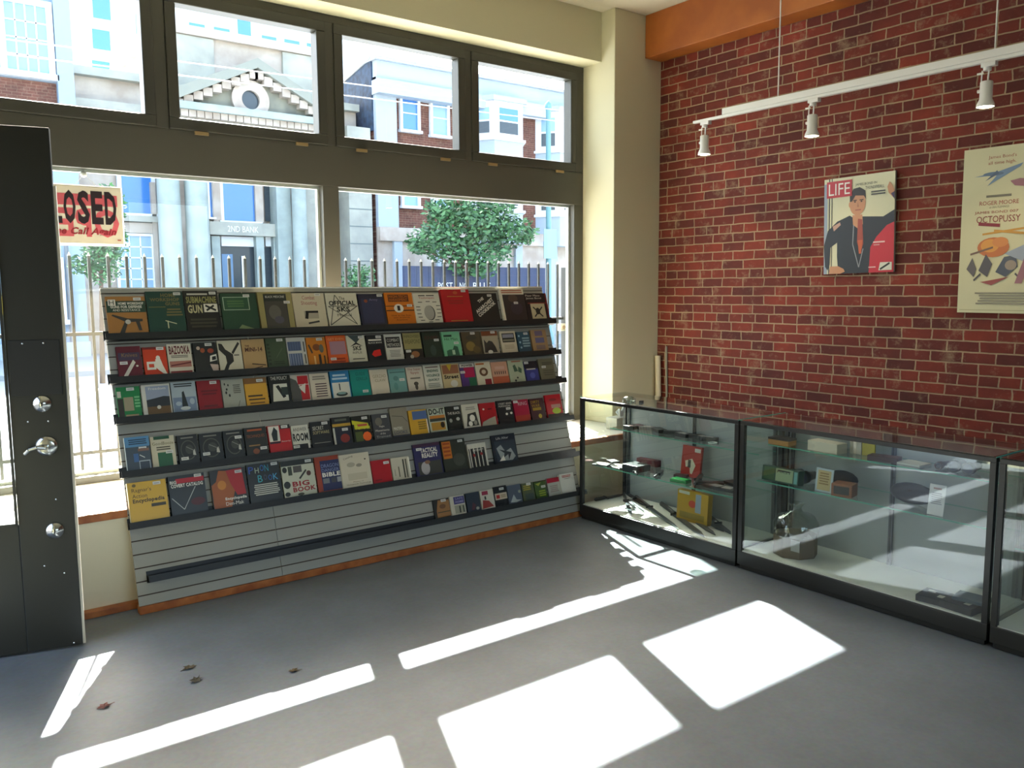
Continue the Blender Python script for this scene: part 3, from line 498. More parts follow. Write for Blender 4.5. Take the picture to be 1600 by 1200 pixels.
B(3, 521, 550, 651, '#222320', 'dark book with a gold band over a red fist photo', [('r', 0, .66, 1, .76, '#b08a2c'), ('r', 0, 0, .1, .62, '#b9b5a8'), ('r', .12, .02, .92, .6, '#1a1f2c'), ('e', .6, .22, .25, .16, '#7c261c'), ('ln', .1, .82, .9, .96, 1, '#5a5c4c')], stk=(.65, .54))
B(3, 552, 581, 649, '#171a12', 'black book with yellow brush title and an orange starburst', [('poly', [(0, .85), (.85, .7), (.9, .5), (.1, .5), (.1, .68), (0, .7)], '#b9b41c'), ('poly', [(.25, .68), (.8, .68), (.8, .6), (.3, .6)], '#b04a3a'), ('t', 'Terrorist', .15, .48, .95, .62, '#d0cc40'), ('r', .1, 0, .5, .4, '#4a5424'), ('e', .72, .2, .24, .18, '#e0601c', 9)], stk=(.7, .9))
B(3, 584, 611, 646, '#3f4042', 'dark grey book with silver lettering', [('e', .35, .7, .2, .16, '#6a6458'), ('t', 'Night', .35, .46, .65, .54, W_), ('t', 'Movements', .1, .32, .9, .4, W_), ('t', 'of the', .35, .2, .65, .27, W_), ('t', 'Trained', .1, .08, .9, .16, '#a8a8a0')], stk=(.7, .88))
B(3, 612, 639, 637, '#7f7867', 'taupe book with a thin curved line and LOOK lettering', [('stroke', (.1, .75), (.7, .7), .02, '#4c443a'), ('stroke', (.7, .7), (.95, .5), .02, '#4c443a'), ('t', 'MASTERS', .1, .26, .6, .36, W_), ('t', 'LOOKS', .1, .12, .85, .22, '#2a3456'), ('r', 0, 0, 1, .08, '#2c2c3a')], stk=None)
B(3, 641, 669, 640, '#c2942c', 'golden yellow book with a blue block', [('r', .2, .62, 1, .95, '#4a628c'), ('ln', .45, .2, .9, .55, 4, '#7a6424'), ('r', .94, 0, 1, .6, W_)], stk=None)
B(3, 671, 698, 637, '#a9b09c', 'book titled DO-IT in heavy black letters', [('t', '*DO-IT', .06, .74, .94, .98, K_), ('r', .05, .58, .95, .7, '#b0702c'), ('r', .05, .46, .95, .58, '#2c342c'), ('r', .1, .1, .9, .42, '#a87c2c'), ('e', .75, .3, .12, .12, '#2c2016')], stk=None)
B(3, 699, 722, 634, '#1e221d', 'dark book with a band of small white text', [('t', 'THE BLACK', .1, .66, .95, .76, W_), ('e', .25, .42, .1, .08, '#8c8c80'), ('e', .75, .46, .12, .07, '#a8a89c')], stk=(.75, .9))
B(3, 724, 750, 631, '#bdb7a5', 'cream book with a black and white comic drawing', [('poly', [(.15, .1), (.3, .6), (.8, .66), (.9, .1)], '#2a2a24'), ('e', .55, .42, .16, .14, W_), ('e', .4, .2, .12, .1, W_), ('e', .7, .22, .1, .1, '#8c8a7c'), ('ln', .2, .75, .85, .9, 2, '#8a8678')], stk=None)
B(3, 751, 777, 629, '#98131c', 'red book with a grey shape in its lower half', [('poly', [(0, 0), (.1, .2), (.5, .32), (.9, .4), (.9, 0)], '#9a9482'), ('e', .25, .74, .06, .04, W_), ('r', .5, .7, .75, .76, '#5c0c12')], stk=None)
B(3, 779, 803, 625, '#191b1d', 'black book with white title and a white bow-tie shape', [('t', 'STREET SENSE', .1, .82, .95, .9, W_), ('t', 'PERSONAL', .1, .72, .9, .79, W_), ('e', .55, .42, .08, .05, W_), ('e', .85, .44, .08, .05, W_)], stk=(.7, .64))
B(3, 805, 828, 624, '#9a1636', 'magenta-red book fading to orange at its foot', [('r', 0, 0, 1, .3, '#9a3424'), ('t', 'RING', .3, .74, .9, .9, '#c9a8ac')], stk=(.15, .92))
B(3, 830, 852, 622, '#3e1420', 'maroon book with gold letters', [('t', 'DIRTY', .1, .78, .7, .9, '#a88426'), ('t', 'WAR', .1, .6, .7, .74, '#a88426'), ('r', .15, .45, .75, .58, '#9a7a24'), ('e', .6, .18, .12, .1, '#b99a2c')], stk=None)
B(3, 855, 879, 616, '#b01022', 'bright red book with a yellow-green splash, last on its right', [('r', 0, 0, 1, .18, '#33241c'), ('r', .3, .42, .9, .58, '#a8746a'), ('e', .6, .3, .28, .13, '#96a41c'), ('e', .45, .78, .25, .06, '#7c0c18')], stk=None)
# fifth shelf
B(4, 202, 263, 751, '#c39a1e', 'large yellow book titled Ragnar\'s Action Encyclopedia', [('t', "Ragnar's", .1, .72, .6, .85, '#4a3c10'), ('t', 'Action', .1, .6, .48, .7, '#4a3c10'), ('t', '*Encyclopedia', .1, .45, .92, .58, '#4a3c10'), ('r', .56, .34, .94, .42, '#3c3418'), ('e', .17, .92, .05, .04, '#5c4c18')], stk=(.76, .92), th=.03, spine='#cfc19a')
B(4, 266, 323, 741, '#20231f', 'large dark book titled Covert Catalog with a silver necklace', [('r', .2, .8, .98, .92, '#a81420'), ('t', '*BIG', .04, .8, .22, .88, W_), ('t', '*COVERT CATALOG', .06, .7, .94, .79, W_), ('stroke', (.05, .45), (.35, .14), .02, '#a8a8a0'), ('stroke', (.35, .14), (.72, .68), .02, '#a8a8a0'), ('e', .75, .3, .2, .1, '#4c1a18')], stk=(.82, .95))
B(4, 331, 387, 732, '#262420', 'large dark book with red and orange flames', [('poly', [(.02, 0), (.02, .62), (.15, .7), (.25, .98), (.5, .95), (.7, .6), (.5, 0)], '#96501c'), ('poly', [(.45, .96), (.9, .98), (.95, .3), (.7, .3), (.55, .6)], '#9c1c1c'), ('e', .3, .6, .12, .12, '#b87424'), ('t', '*Encyclopedia', .35, .18, .95, .27, W_), ('t', 'Dim-Mak', .35, .06, .85, .15, W_)], stk=(.8, .9))
B(4, 389, 440, 723, '#1f211e', 'large black book titled Phone Book in ransom-note letters', [('t', 'P', .05, .76, .2, .94, '#2c4a9a'), ('t', 'H', .24, .76, .36, .9, '#a8b49a'), ('t', 'O', .4, .8, .52, .96, '#2c6ab0'), ('t', 'N', .54, .78, .66, .95, '#2c8c9c'), ('t', 'B', .3, .52, .44, .7, '#3a9aa0'), ('t', 'O', .48, .56, .58, .7, '#4a4a60'), ('t', 'O', .62, .54, .74, .68, '#2c60a0'), ('t', 'K', .77, .54, .92, .7, '#4a9ac0'), ('ln', .12, .18, .95, .48, 6, '#b5b2a4')], stk=(.85, .95))
B(4, 442, 493, 718, '#b5b5a0', 'large white collage book titled Big Book in red', [('r', 0, .86, 1, 1, '#1f221e'), ('e', .1, .76, .07, .08, '#20201a'), ('r', .2, .6, .32, .84, '#3a4030'), ('r', .36, .66, .62, .84, '#4c4844'), ('stroke', (.52, .48), (.75, .7), .05, '#2a2a26'), ('e', .82, .6, .07, .07, '#4a2c24'), ('e', .12, .35, .1, .1, '#20241c'), ('t', '*BIG', .28, .28, .8, .42, '#8c1c24'), ('t', '*BOOK', .28, .13, .98, .26, '#8c1c24'), ('e', .1, .1, .08, .06, '#2a2a26'), ('e', .5, .06, .1, .04, '#4a4a3c')], stk=(.85, .94))
B(4, 495, 533, 712, '#8c3418', 'blue book with an orange border titled Bible', [('r', .2, .04, 1, .88, '#20264e'), ('t', 'DRAGON', .24, .68, .95, .78, '#7a84a8'), ('t', 'DANGER', .24, .56, .95, .65, '#7a84a8'), ('t', '*BIBLE', .24, .42, .98, .54, W_), ('r', .24, .24, .5, .38, '#6c6e70'), ('r', .58, .24, .78, .38, '#3c3c42'), ('r', .82, .24, 1, .38, '#8c8e90')], stk=None)
B(4, 534, 580, 708, '#c3b9a2', 'tall plain cream book with faint pencil drawings', [('t', 'Catalog', .12, .86, .45, .93, '#5a564a', .25), ('e', .35, .68, .14, .07, '#a09884'), ('e', .62, .64, .1, .05, '#8a8270'), ('e', .85, .8, .03, .02, '#2c2a24'), ('r', .2, .22, .85, .42, '#b3a992'), ('t', 'Physics of', .35, .14, .7, .18, '#4a463a'), ('t', 'Homemade Technology', .12, .07, .95, .12, '#4a463a')], stk=None, th=.03)
B(4, 582, 612, 718, '#a01019', 'solid red book between two cream books', [('ln', .1, .1, .5, .2, 1, '#7c0c14')], stk=(.8, .85))
B(4, 613, 642, 714, '#beb6a0', 'cream book with sideways lettering', [('r', .62, .08, .7, .9, '#3c3a30'), ('r', .76, .08, .84, .9, '#5c5a4c'), ('r', .35, .15, .4, .6, '#4c4a3e'), ('r', .14, .2, .17, .5, '#7c796c'), ('r', .92, 0, 1, .95, '#e0dccc')], stk=None)
B(4, 649, 691, 692, '#2c2a52', 'purple book titled Tactical Reality', [('r', 0, .9, 1, 1, '#3c2038'), ('t', '*TACTICAL', .25, .72, .88, .86, W_), ('t', '*REALITY', .28, .56, .88, .7, W_), ('r', .1, .04, .95, .44, '#3c3c34'), ('e', .35, .24, .16, .2, '#a09a98'), ('e', .45, .42, .1, .06, '#7c5a40')], stk=(.2, .84))
B(4, 693, 730, 686, '#2c3028', 'dark green book with a tall orange panel', [('r', .02, .42, .38, .96, '#b0661c')]+[('r', .06, .5+.12*i, .34, .56+.12*i, '#8c3c14') for i in range(4)]+[('e', .65, .35, .25, .2, '#3f4238')], stk=(.8, .93))
B(4, 733, 762, 692, '#c0bcae', 'white book with black vertical bars and prisoners', [('r', .05, .02, .95, .8, '#1a1a18'), ('t', 'NO OUT', .28, .68, .85, .76, W_)]+[('r', .1+.2*i, .04, .15+.2*i, .95, '#c6c2b2') for i in range(5)]+[('e', .3, .52, .06, .07, '#8c2420'), ('e', .7, .55, .07, .06, '#8c2420')], stk=None)
B(4, 771, 808, 678, '#1b222b', 'dark slate book with a snowy mountain', [('t', 'Life After', .2, .84, .72, .92, '#b9b9b4'), ('r', .1, .08, .95, .78, '#28323c'), ('poly', [(.15, .55), (.35, .65), (.5, .4), (.75, .5), (.9, .2), (.75, .08), (.3, .1)], '#8c928f'), ('poly', [(.25, .5), (.45, .35), (.4, .2), (.6, .3), (.6, .1), (.75, .35)], '#1c242a'), ('poly', [(.2, .1), (.4, .28), (.45, .1)], W_)], stk=None)
# bottom shelf
B(5, 679, 704, 779, '#2c2924', 'dark book with a tan torn-paper picture', [('poly', [(.15, .04), (.15, .4), (.3, .95), (.98, .9), (1, .05)], '#93683a'), ('e', .55, .6, .2, .12, '#6c4a2c'), ('r', .2, .28, .98, .33, '#4a4630')], stk=(.65, .9))
B(5, 705, 728, 774, '#b9b3a0', 'cream book with a purple title block', [('r', .25, .56, .98, .95, '#3c3a6c'), ('t', 'SAFE', .35, .78, .9, .9, '#8c88a8'), ('t', '*HOME', .35, .62, .9, .73, '#8c88a8'), ('r', .25, .08, .95, .5, '#8f8f7c'), ('r', .55, .1, .65, .45, '#2c3028'), ('r', .8, .1, .88, .45, '#2c3028')], stk=None)
B(5, 730, 751, 769, '#242c36', 'dark blue-grey book with a small red shape', [('poly', [(.3, .1), (.45, .5), (.65, .35), (.5, .08)], '#4c2830'), ('e', .75, .15, .12, .08, '#8c8c80')], stk=None)
B(5, 752, 773, 765, '#b9b4a4', 'white book with a red heap below a magenta title', [('r', .15, .75, .6, .95, '#8c2440'), ('poly', [(.05, .05), (.15, .5), (.6, .42), (.9, .1)], '#8c3028'), ('r', .3, .5, .42, .68, '#2c2c2a')], stk=None)
B(5, 774, 794, 759, '#111316', 'black book with a small cream label bearing a red square', [('r', .02, .34, .95, .66, '#b9ab94'), ('r', .12, .4, .38, .58, '#9c1c18'), ('ln', .45, .42, .9, .58, 2, '#8c7c60')], stk=(.6, .86))
B(5, 795, 816, 757, '#4c5460', 'slate blue book with a white reclining shape', [('poly', [(.1, .1), (.4, .5), (.55, .2), (.95, .15), (.5, .05)], '#9aa09e'), ('e', .85, .6, .1, .08, '#8c8f7c')], stk=None)
B(5, 817, 836, 754, '#4c5238', 'green-grey book with yellow bars', [('ln', .1, .58, .75, .9, 3, '#9a8a2c'), ('r', .2, .05, .9, .4, '#3c4640')], stk=(.6, .95))
B(5, 837, 855, 752, '#3c5226', 'mossy green book with yellow-green lettering', [('ln', .3, .1, .9, .5, 3, '#8c9a2c'), ('poly', [(.1, .9), (.6, .95), (.35, .75)], '#9a9a3c')], stk=(.75, .68))
B(5, 857, 876, 746, '#a5a396', 'grey book with a crimson top', [('r', 0, .74, 1, 1, '#94122a'), ('ln', .15, .2, .85, .6, 4, '#8c7c74')], stk=None)
B(5, 877, 899, 739, '#c9c5b8', 'plain white book with two lines of red print', [('ln', .12, .8, .85, .93, 2, '#a84c44'), ('r', .3, .73, .7, .75, '#6a6458')], stk=None, th=.024)
# ------------------------------------------------------------------ glass display cases
M_case = mat('case_black_laminate', '#1b1a17', .4); M_deck = mat('case_deck_white', '#e2e2da', .6); M_cback = mat('case_back_grey', '#a3a9a9', .55)
M_edge = mat('green_glass_edge', '#5fa892', .15); M_std = mat('shelf_standard', '#4a4e52', .4, metal=.3)
XF, XB_, ZT = -1.55, -1.05, .965
def case(y0, y1, label, shelves, stds):
    r = thing('display_case', label, 'display case', ((XF+XB_)/2, (y0+y1)/2, 0), 'glass display cases in a row along the brick wall')
    p = .03
    MB().box(XF+.012, XB_, y1+.012, y0-.012, .001, .03, M_case).box(XF, XB_, y1, y0, .03, .115, M_case).build('base_plinth', r, bevel=.003)
    q = MB()
    for x in (XF, XB_-p):
        for y in (y1, y0-p): q.box(x, x+p, y, y+p, .115, ZT-.03, M_case)
    for x in (XF, XB_-p): q.box(x, x+p, y1, y0, ZT-.03, ZT-.006, M_case)
    for y in (y1, y0-p): q.box(XF+p, XB_-p, y, y+p, ZT-.03, ZT-.006, M_case)
    q.build('case_frame', r, bevel=.002)
    MB().box(XF+.012, XB_-.012, y1+.012, y0-.012, .115, .121, M_deck).build('deck', r)
    MB().box(XB_-.014, XB_-.008, y1+p, y0-p, .121, ZT-.03, M_cback).build('back_panel', r)
    MB().add([(XF+.008, y0-.02, .118), (XF+.008, y1+.02, .118), (XF+.008, y1+.02, ZT-.02), (XF+.008, y0-.02, ZT-.02)], [(3, 2, 1, 0)], M_cglass).build('front_glass', r)
    for y in (y0-.01, y1+.01): MB().add([(XF+.02, y, .118), (XB_-.02, y, .118), (XB_-.02, y, ZT-.02), (XF+.02, y, ZT-.02)], [(0, 1, 2, 3)], M_cglass).build('side_glass', r)
    g = MB(); g.add([(XF+.001, y1+.001, ZT), (XB_-.001, y1+.001, ZT), (XB_-.001, y0-.001, ZT), (XF+.001, y0-.001, ZT)], [(0, 1, 2, 3)], M_cglass)
    g.box(XF, XB_, y0-.003, y0-.001, ZT-.006, ZT, M_edge).box(XF, XB_, y1+.001, y1+.003, ZT-.006, ZT, M_edge); g.build('top_glass', r)
    for y in stds: MB().box(XB_-.03, XB_-.016, y-.012, y+.012, .122, ZT-.035, M_std).box(XB_-.032, XB_-.03, y-.004, y+.004, .14, ZT-.05, M_black).build('shelf_standard', r)
    for z, x0 in shelves:
        a, b = y0-.045, y1+.045
        g = MB(); g.add([(x0, b, z), (XB_-.035, b, z), (XB_-.035, a, z), (x0, a, z)], [(0, 1, 2, 3)], M_cglass)
        g.box(x0-.001, x0, b, a, z-.007, z, M_edge).box(XB_-.036, XB_-.035, b, a, z-.007, z, M_edge).build('glass_shelf', r)
    return r
case(-1.09, -2.592, 'glass display case nearest the window, filled with dark knives', [(.70, -1.27), (.42, -1.43)], [-1.15, -1.83, -2.53])
case(-2.606, -4.128, 'middle glass display case holding boxes and a clear bagged brown box', [(.79, -1.32), (.57, -1.43)], [-2.67, -3.36, -4.06])
case(-4.142, -5.66, 'glass display case cut off by the right edge, blue and yellow packages inside', [(.79, -1.32), (.50, -1.43)], [-4.20, -4.9, -5.6])
def lay(px, py, z): return on(px, py, 2, z)
def rotz(p, a): return Matrix.Translation(p) @ Matrix.Rotation(a, 4, 'Z')
S1, S2, DK = .7006, .4206, .1216
# flat packages and folded knives: (px, py, shelf z, w along y, d along x, h, angle, colour, name, cat, label, white label patch)
def pack(px, py, z, w, d, h, a, c, name, cat, label, patch=None, group=None, xl=(-1.46, -1.11)):
    p = lay(px, py, z); p.x = min(max(p.x, xl[0]), xl[1]); X = rotz(p, math.radians(a))
    q = MB(X); q.box(-d/2, d/2, -w/2, w/2, 0, h, mat('pack_'+c.lstrip('#'), c, .4)); o = q.build(name, at=p, bevel=.0015); tag(o, label, cat, group)
    if patch:
        n = MB(X); n.box(-d*.3, d*.3, -w*.28, w*.22, h, h+.001, K(patch)); n.build('label_patch', o)
    return o
def knife(px, py, z, L, a, ch, cb, label, name='sheath_knife', wd=.03, group=None, xl=(-1.46, -1.1), curve=0):
    p = lay(px, py, z); p.x = min(max(p.x, xl[0]), xl[1]); X = rotz(p, math.radians(a))
    r = thing(name, label, 'knife', p, group)
    H_ = mat('knife_'+ch.lstrip('#'), ch, .4); B_ = mat('blade_'+cb.lstrip('#'), cb, .3, metal=.5)
    hl = L*.36
    q = MB(X); q.cyl((0, -L/2, .013), (0, -L/2+hl, .013), wd*.42, H_, r1=wd*.36, n=10).ball((0, -L/2, .013), wd*.42, H_, 10).box(-wd*.8, wd*.8, -L/2+hl, -L/2+hl+.008, .004, .022, H_); q.build('handle', r)
    b_ = MB(X); y0 = -L/2+hl+.008; y1 = L/2
    b_.prism([(-wd/2, y0, .008), (wd/2, y0, .008), (wd/2+curve, y0+(y1-y0)*.7, .008), (curve*1.2, y1, .008), (-wd/2+curve, y0+(y1-y0)*.8, .008)], (0, 0, .008), B_); b_.build('blade', r)
    return r
gk = 'folded knives and packets on the upper glass shelf of the knife case'
up = [(985, 670, .10, .06, 8, '#2b2320', 'maroon folded knife packet at the window end of the upper glass shelf', '#a88a88'),
      (1004, 668, .12, .08, -15, '#1c1b1c', 'dark red-lined knife packet lying second from the window, upper shelf', '#6a3238'),
      (1018, 670, .12, .06, 20, '#8d8782', 'grey paper-wrapped knife packet on the upper shelf of the knife case', '#bdb6ae'),
      (1034, 674, .14, .07, -25, '#171717', 'black knife pouch beside the grey packet on the upper shelf', None),
      (1052, 678, .13, .05, 35, '#1a1a1c', 'black folded knife pointing to the back of the upper shelf', None),
      (1068, 682, .13, .07, -10, '#151515', 'black knife packet with white label, left of the middle standard', '#a8a5a0'),
      (1084, 684, .12, .06, 12, '#121212', 'black knife packet right below the middle standard, upper shelf', None),
      (1098, 686, .13, .06, -22, '#181818', 'black knife packet with thin pale label, right half of upper shelf', '#8c8884'),
      (1114, 687, .13, .05, 15, '#141414', 'last black knife packet before the clear rings, upper shelf', '#a09a94')]
for px, py, w, d, a, c, lb, pt in up: pack(px, py, S1, w, d, .026, a, c, 'knife_packet', 'packet', lb, pt, gk, (-1.22, -1.12))
for i, (px, lb) in enumerate(((1132, 'clear plastic ring at the right end of the upper glass shelf'),)):
    p = lay(px, 690, S1); p.x = -1.2; q = MB()
    pts = [(p.x+.03*math.cos(t), p.y+.03*math.sin(t), S1+.006) for t in [2*math.pi*k/16 for k in range(17)]]; q.tube(pts, .005, mat('clear_grey_plastic', '#b9c4c2', .1), 6); tag(q.build('plastic_ring'), lb, 'ring')
lo = [(938, 727, .13, .10, .012, 20, '#18181a', 'black packet with a pink-white label at the window end, lower glass shelf', '#c9a0a4'),
      (958, 722, .10, .07, .014, -15, '#1a1a1a', 'small black case with white panel behind the pink-labelled packet', '#d0d0c8'),
      (966, 729, .10, .08, .014, 25, '#151515', 'black case with large cream panel on the lower glass shelf', '#d8d4c4'),
      (952, 735, .10, .06, .012, -5, '#191919', 'black case with oval white panel at the lower shelf front edge', '#c9c9c0'),
      (994, 735, .16, .14, .05, 0, '#141618', 'large black box on the lower shelf beside the left standard', None),
      (1014, 727, .20, .05, .05, 6, '#541a22', 'long dark red box lying behind the large black box', '#7c3038'),
      (1108, 757, .20, .07, .02, 40, '#1c1214', 'dark brown packet crossing the long black sheath on the lower shelf', '#4a3034'),
      (1118, 762, .16, .10, .018, -8, '#232022', 'black packet with a grey label, lower shelf right half', '#8a8484'),
      (1136, 766, .14, .11, .018, 10, '#1d1d20', 'black packet with wide grey label at the right end, lower shelf', '#97938f'),
      (1146, 757, .12, .09, .02, -12, '#19191b', 'plain black packet against the right glass of the knife case', None)]
for px, py, w, d, h, a, c, lb, pt in lo: pack(px, py, S2, w, d, h, a, c, 'knife_case_packet' if 0 else 'knife_packet', 'packet', lb, pt, 'packets on the lower glass shelf of the knife case', (-1.39, -1.12))
knife(958, 745, S2, .24, -35, '#2c2c2c', '#8a8f90', 'thin grey knife pointing at the floor from the lower shelf front', wd=.018, xl=(-1.40, -1.1))
knife(1030, 742, S2, .26, -62, '#1a1a1a', '#3a3d40', 'slim dark knife on the bare middle stretch of the lower glass shelf', wd=.022, xl=(-1.36, -1.1))
knife(1092, 750, S2+.022, .34, -58, '#141414', '#1c1c1e', 'long black sheathed knife leaning over the packets, lower shelf', wd=.035, xl=(-1.3, -1.1))
p = lay(1068, 752, S2); p.x = -1.36
q = MB(rotz(p, .1)); q.box(-.035, .035, -.07, .07, 0, .02, K('#0f7a3a')).box(-.03, .03, -.06, .06, .02, .026, K('#19b85c')); o = q.build('green_packet', bevel=.003); tag(o, 'small vivid green packet at the front edge of the lower shelf', 'packet')
p = lay(1062, 746, S2); p.x = -1.24; q = MB(rotz(p, .4)); q.box(-.03, .03, -.05, .05, 0, .022, K('#3a1016')); tag(q.build('maroon_pouch', bevel=.004), 'small maroon pouch just behind the green packet', 'pouch')
# standing boxes
def stand(px0, px1, py0, py1, x, th, c, name, cat, label, ops=(), lean=0.0, zb=None, zmax=9):
    a, b_ = on(px0, (py0+py1)/2, 0, x), on(px1, (py0+py1)/2, 0, x); zt = on((px0+px1)/2, py0, 0, x).z; z0 = zb if zb is not None else on((px0+px1)/2, py1, 0, x).z
    zt = min(zt, zmax)
    X = Matrix.Translation((x, a.y, z0+th*math.sin(lean)+.0004)) @ Matrix.Rotation(lean, 4, 'Y')
    wd, hh = a.y-b_.y, zt-z0
    q = MB(X); q.box(0, th, -wd, 0, 0, hh, mat('pack_'+c.lstrip('#'), c, .35)); o = q.build(name, bevel=.0012); tag(o, label, cat)
    if ops:
        P = Print(X @ Vector((0, 0, 0)), (X.to_3x3() @ Vector((0, -wd, 0))), X.to_3x3() @ Vector((0, 0, hh)), X.to_3x3() @ Vector((-1, 0, 0))); P.go(ops); P.mb.build('printed_front', o)
    return o
stand(1063, 1093, 698, 741, -1.20, .02, '#a02a20', 'blister_pack', 'packaging', 'red carded packet with a white dog shape standing in the knife case', [('poly', [(.2, .5), (.55, .6), (.75, .4), (.6, .1), (.5, .12), (.45, .35), (.25, .3)], '#cfc8b0'), ('r', .35, .3, .5, .55, '#3a3a30'), ('r', .65, .82, .95, .94, '#cfcac0')], lean=.12, zb=S2, zmax=.68)
stand(1057, 1105, 770, 806, -1.30, .05, '#b08a1e', 'clamshell_pack', 'packaging', 'yellow plastic clamshell packet standing on the white case deck', [('r', .1, .1, .9, .3, '#8a7418'), ('e', .5, .6, .12, .12, '#b03a20'), ('r', .6, .35, .78, .95, '#8fa0b0'), ('r', .05, .88, .4, .98, '#c9c8bc')], lean=.06, zb=DK, zmax=.40)
gd = 'long knives on the white deck of the knife case'
def knife2(h, t, ch, cb, label, wd, name='sheath_knife', curve=0):
    A, Bq = lay(*h, DK), lay(*t, DK)
    for v in (A, Bq): v.x = min(max(v.x, -1.515), -1.10); v.y = max(min(v.y, -1.125), -2.55)
    d = Bq-A; c = (A+Bq)/2; L = d.length; ang = math.atan2(d.y, d.x)-math.pi/2
    X = rotz(c, ang); r = thing(name, label, 'knife', c, gd)
    H_ = mat('knife_'+ch.lstrip('#'), ch, .4); B_ = mat('blade_'+cb.lstrip('#'), cb, .3, metal=.5); hl = L*.34
    q = MB(X); q.cyl((0, -L/2, .014), (0, -L/2+hl, .014), wd*.42, H_, r1=wd*.36, n=10).ball((0, -L/2, .014), wd*.42, H_, 10).box(-wd*.8, wd*.8, -L/2+hl, -L/2+hl+.008, .004, .022, H_); q.build('handle', r)
    y0, y1 = -L/2+hl+.008, L/2
    MB(X).prism([(-wd/2, y0, .004), (wd/2, y0, .004), (wd/2+curve, y0+(y1-y0)*.7, .004), (curve*1.2, y1, .004), (-wd/2+curve, y0+(y1-y0)*.8, .004)], (0, 0, .008), B_).build('blade', r)
for h, t, ch, cb, lb, wd, nm in (((931, 783), (968, 768), '#151618', '#1e2022', 'black knife nearest the window, lying across the white case deck', .035, 'sheath_knife'),
    ((944, 764), (986, 806), '#1a1c1e', '#4c5256', 'long steel blade knife reaching the front glass, window end of the deck', .03, 'sheath_knife'),
    ((957, 762), (998, 803), '#a8a8a4', '#9a9fa2', 'bright chrome knife, left one of the shiny pair on the deck', .022, 'sheath_knife'),
    ((972, 764), (1007, 801), '#b5b5b0', '#8c9194', 'bright chrome knife, right one of the shiny pair on the deck', .020, 'sheath_knife'),
    ((1003, 772), (1010, 792), '#1c1e20', '#33373a', 'short dark knife left of the long grey blades on the deck', .035, 'sheath_knife'),
    ((1008, 776), (1060, 828), '#1a1c1d', '#454a4e', 'long grey blade in the middle left of the case deck', .035, 'machete'),
    ((1034, 790), (1096, 842), '#15171a', '#3f454a', 'longest grey blade with hooked handle left of the yellow clamshell', .045, 'machete'),
    ((1062, 798), (1118, 838), '#1b1d20', '#4a5054', 'grey blade passing right beneath the yellow clamshell', .04, 'machete'),
    ((1092, 806), (1131, 832), '#1e2a2c', '#3c4448', 'dark broad knife third from last at the right of the deck', .05, 'sheath_knife'),
    ((1112, 812), (1142, 836), '#222a2c', '#555c60', 'curved grey knife at the right end of the deck', .035, 'sheath_knife')): knife2(h, t, ch, cb, lb, wd, nm)
# middle case contents
T1, T2 = .7906, .5706
def boxat(px, py, z, w, d, h, a, c, name, cat, label, x=None, top=None):
    p = lay(px, py, z)
    if x is not None: p = on(px, py, 0, x); p.z = z
    X = rotz(p, math.radians(a)); q = MB(X); q.box(-d/2, d/2, -w/2, w/2, 0, h, mat('pack_'+c.lstrip('#'), c, .5)); o = q.build(name, at=p, bevel=.002); tag(o, label, cat)
    if top: MB(X).box(-d/2-.0006, d/2+.0006, -w/2-.0006, w/2+.0006, h*.7, h+.0008, mat('pack_'+top.lstrip('#'), top, .5)).build('lid', o)
    return o, X
boxat(1222, 698, T1, .15, .09, .045, 0, '#b8813a', 'small_box', 'box', 'flat orange-tan box at the left end of the upper shelf, middle case', -1.26, '#2a1c16')
boxat(1292, 710, T1, .21, .10, .062, -4, '#cfc8b4', 'white_box', 'box', 'long cream cardboard box on the upper shelf, middle case', -1.25)
def scope(px, py, z, x, r, L, label, c='#17181a', two=True, ring=None):
    p = on(px, py, 0, x); p.z = z+r
    o_ = thing('binoculars' if two else 'monocular', label, 'binoculars' if two else 'monocular', (p.x, p.y, z))
    m_ = mat('optic_'+c.lstrip('#'), c, .35)
    for k, dy in enumerate((-r*1.15, r*1.15) if two else (0,)):
        q = MB(); q.lathe((p.x, p.y+dy, p.z), [(0, .002), (r*.8, .002), (r, 0), (r, .03), (r*.72, .06), (r*.62, L), (0, L)], m_, 16, (1, 0, 0)); q.build('barrel', o_)
        g = MB(); g.lathe((p.x-.0005, p.y+dy, p.z), [(0, 0), (r*.72, 0), (r*.74, .001)], K(ring or '#2c3442', .05), 16, (1, 0, 0)); g.build('lens', o_)
    if two: MB().box(p.x+.03, p.x+.07, p.y-r*.6, p.y+r*.6, p.z-.008, p.z+.008, m_).build('bridge', o_)
    return o_
scope(1245, 742, T2, -1.30, .040, .12, 'dark binoculars standing behind the green boxed packet, middle case')
scope(1500, 735, T1, -1.27, .034, .12, 'black binoculars at the right end of the upper shelf, middle case')
scope(1466, 732, T1, -1.25, .022, .11, 'small monocular with white rim beside the black binoculars', '#5c3a34', False, '#16181c')
stand(1328, 1346, 687, 704, -1.20, .012, '#c3bcae', 'card_packet', 'packet', 'pale pinkish card packet beside the long cream box', (), zb=T1)
stand(1347, 1367, 690, 708, -1.20, .012, '#b0a23a', 'card_packet', 'packet', 'yellow card packet beside the pale pinkish one', (), zb=T1)
boxat(1382, 716, T1, .17, .08, .03, 10, '#4a3030', 'brown_pouch', 'pouch', 'flat brown pouch in front of the shelf standard, middle case', -1.25)
boxat(1428, 722, T1, .14, .12, .012, -4, '#c3c4bb', 'paper_stack', 'papers', 'thin stack of white paper behind the small monocular', -1.22)
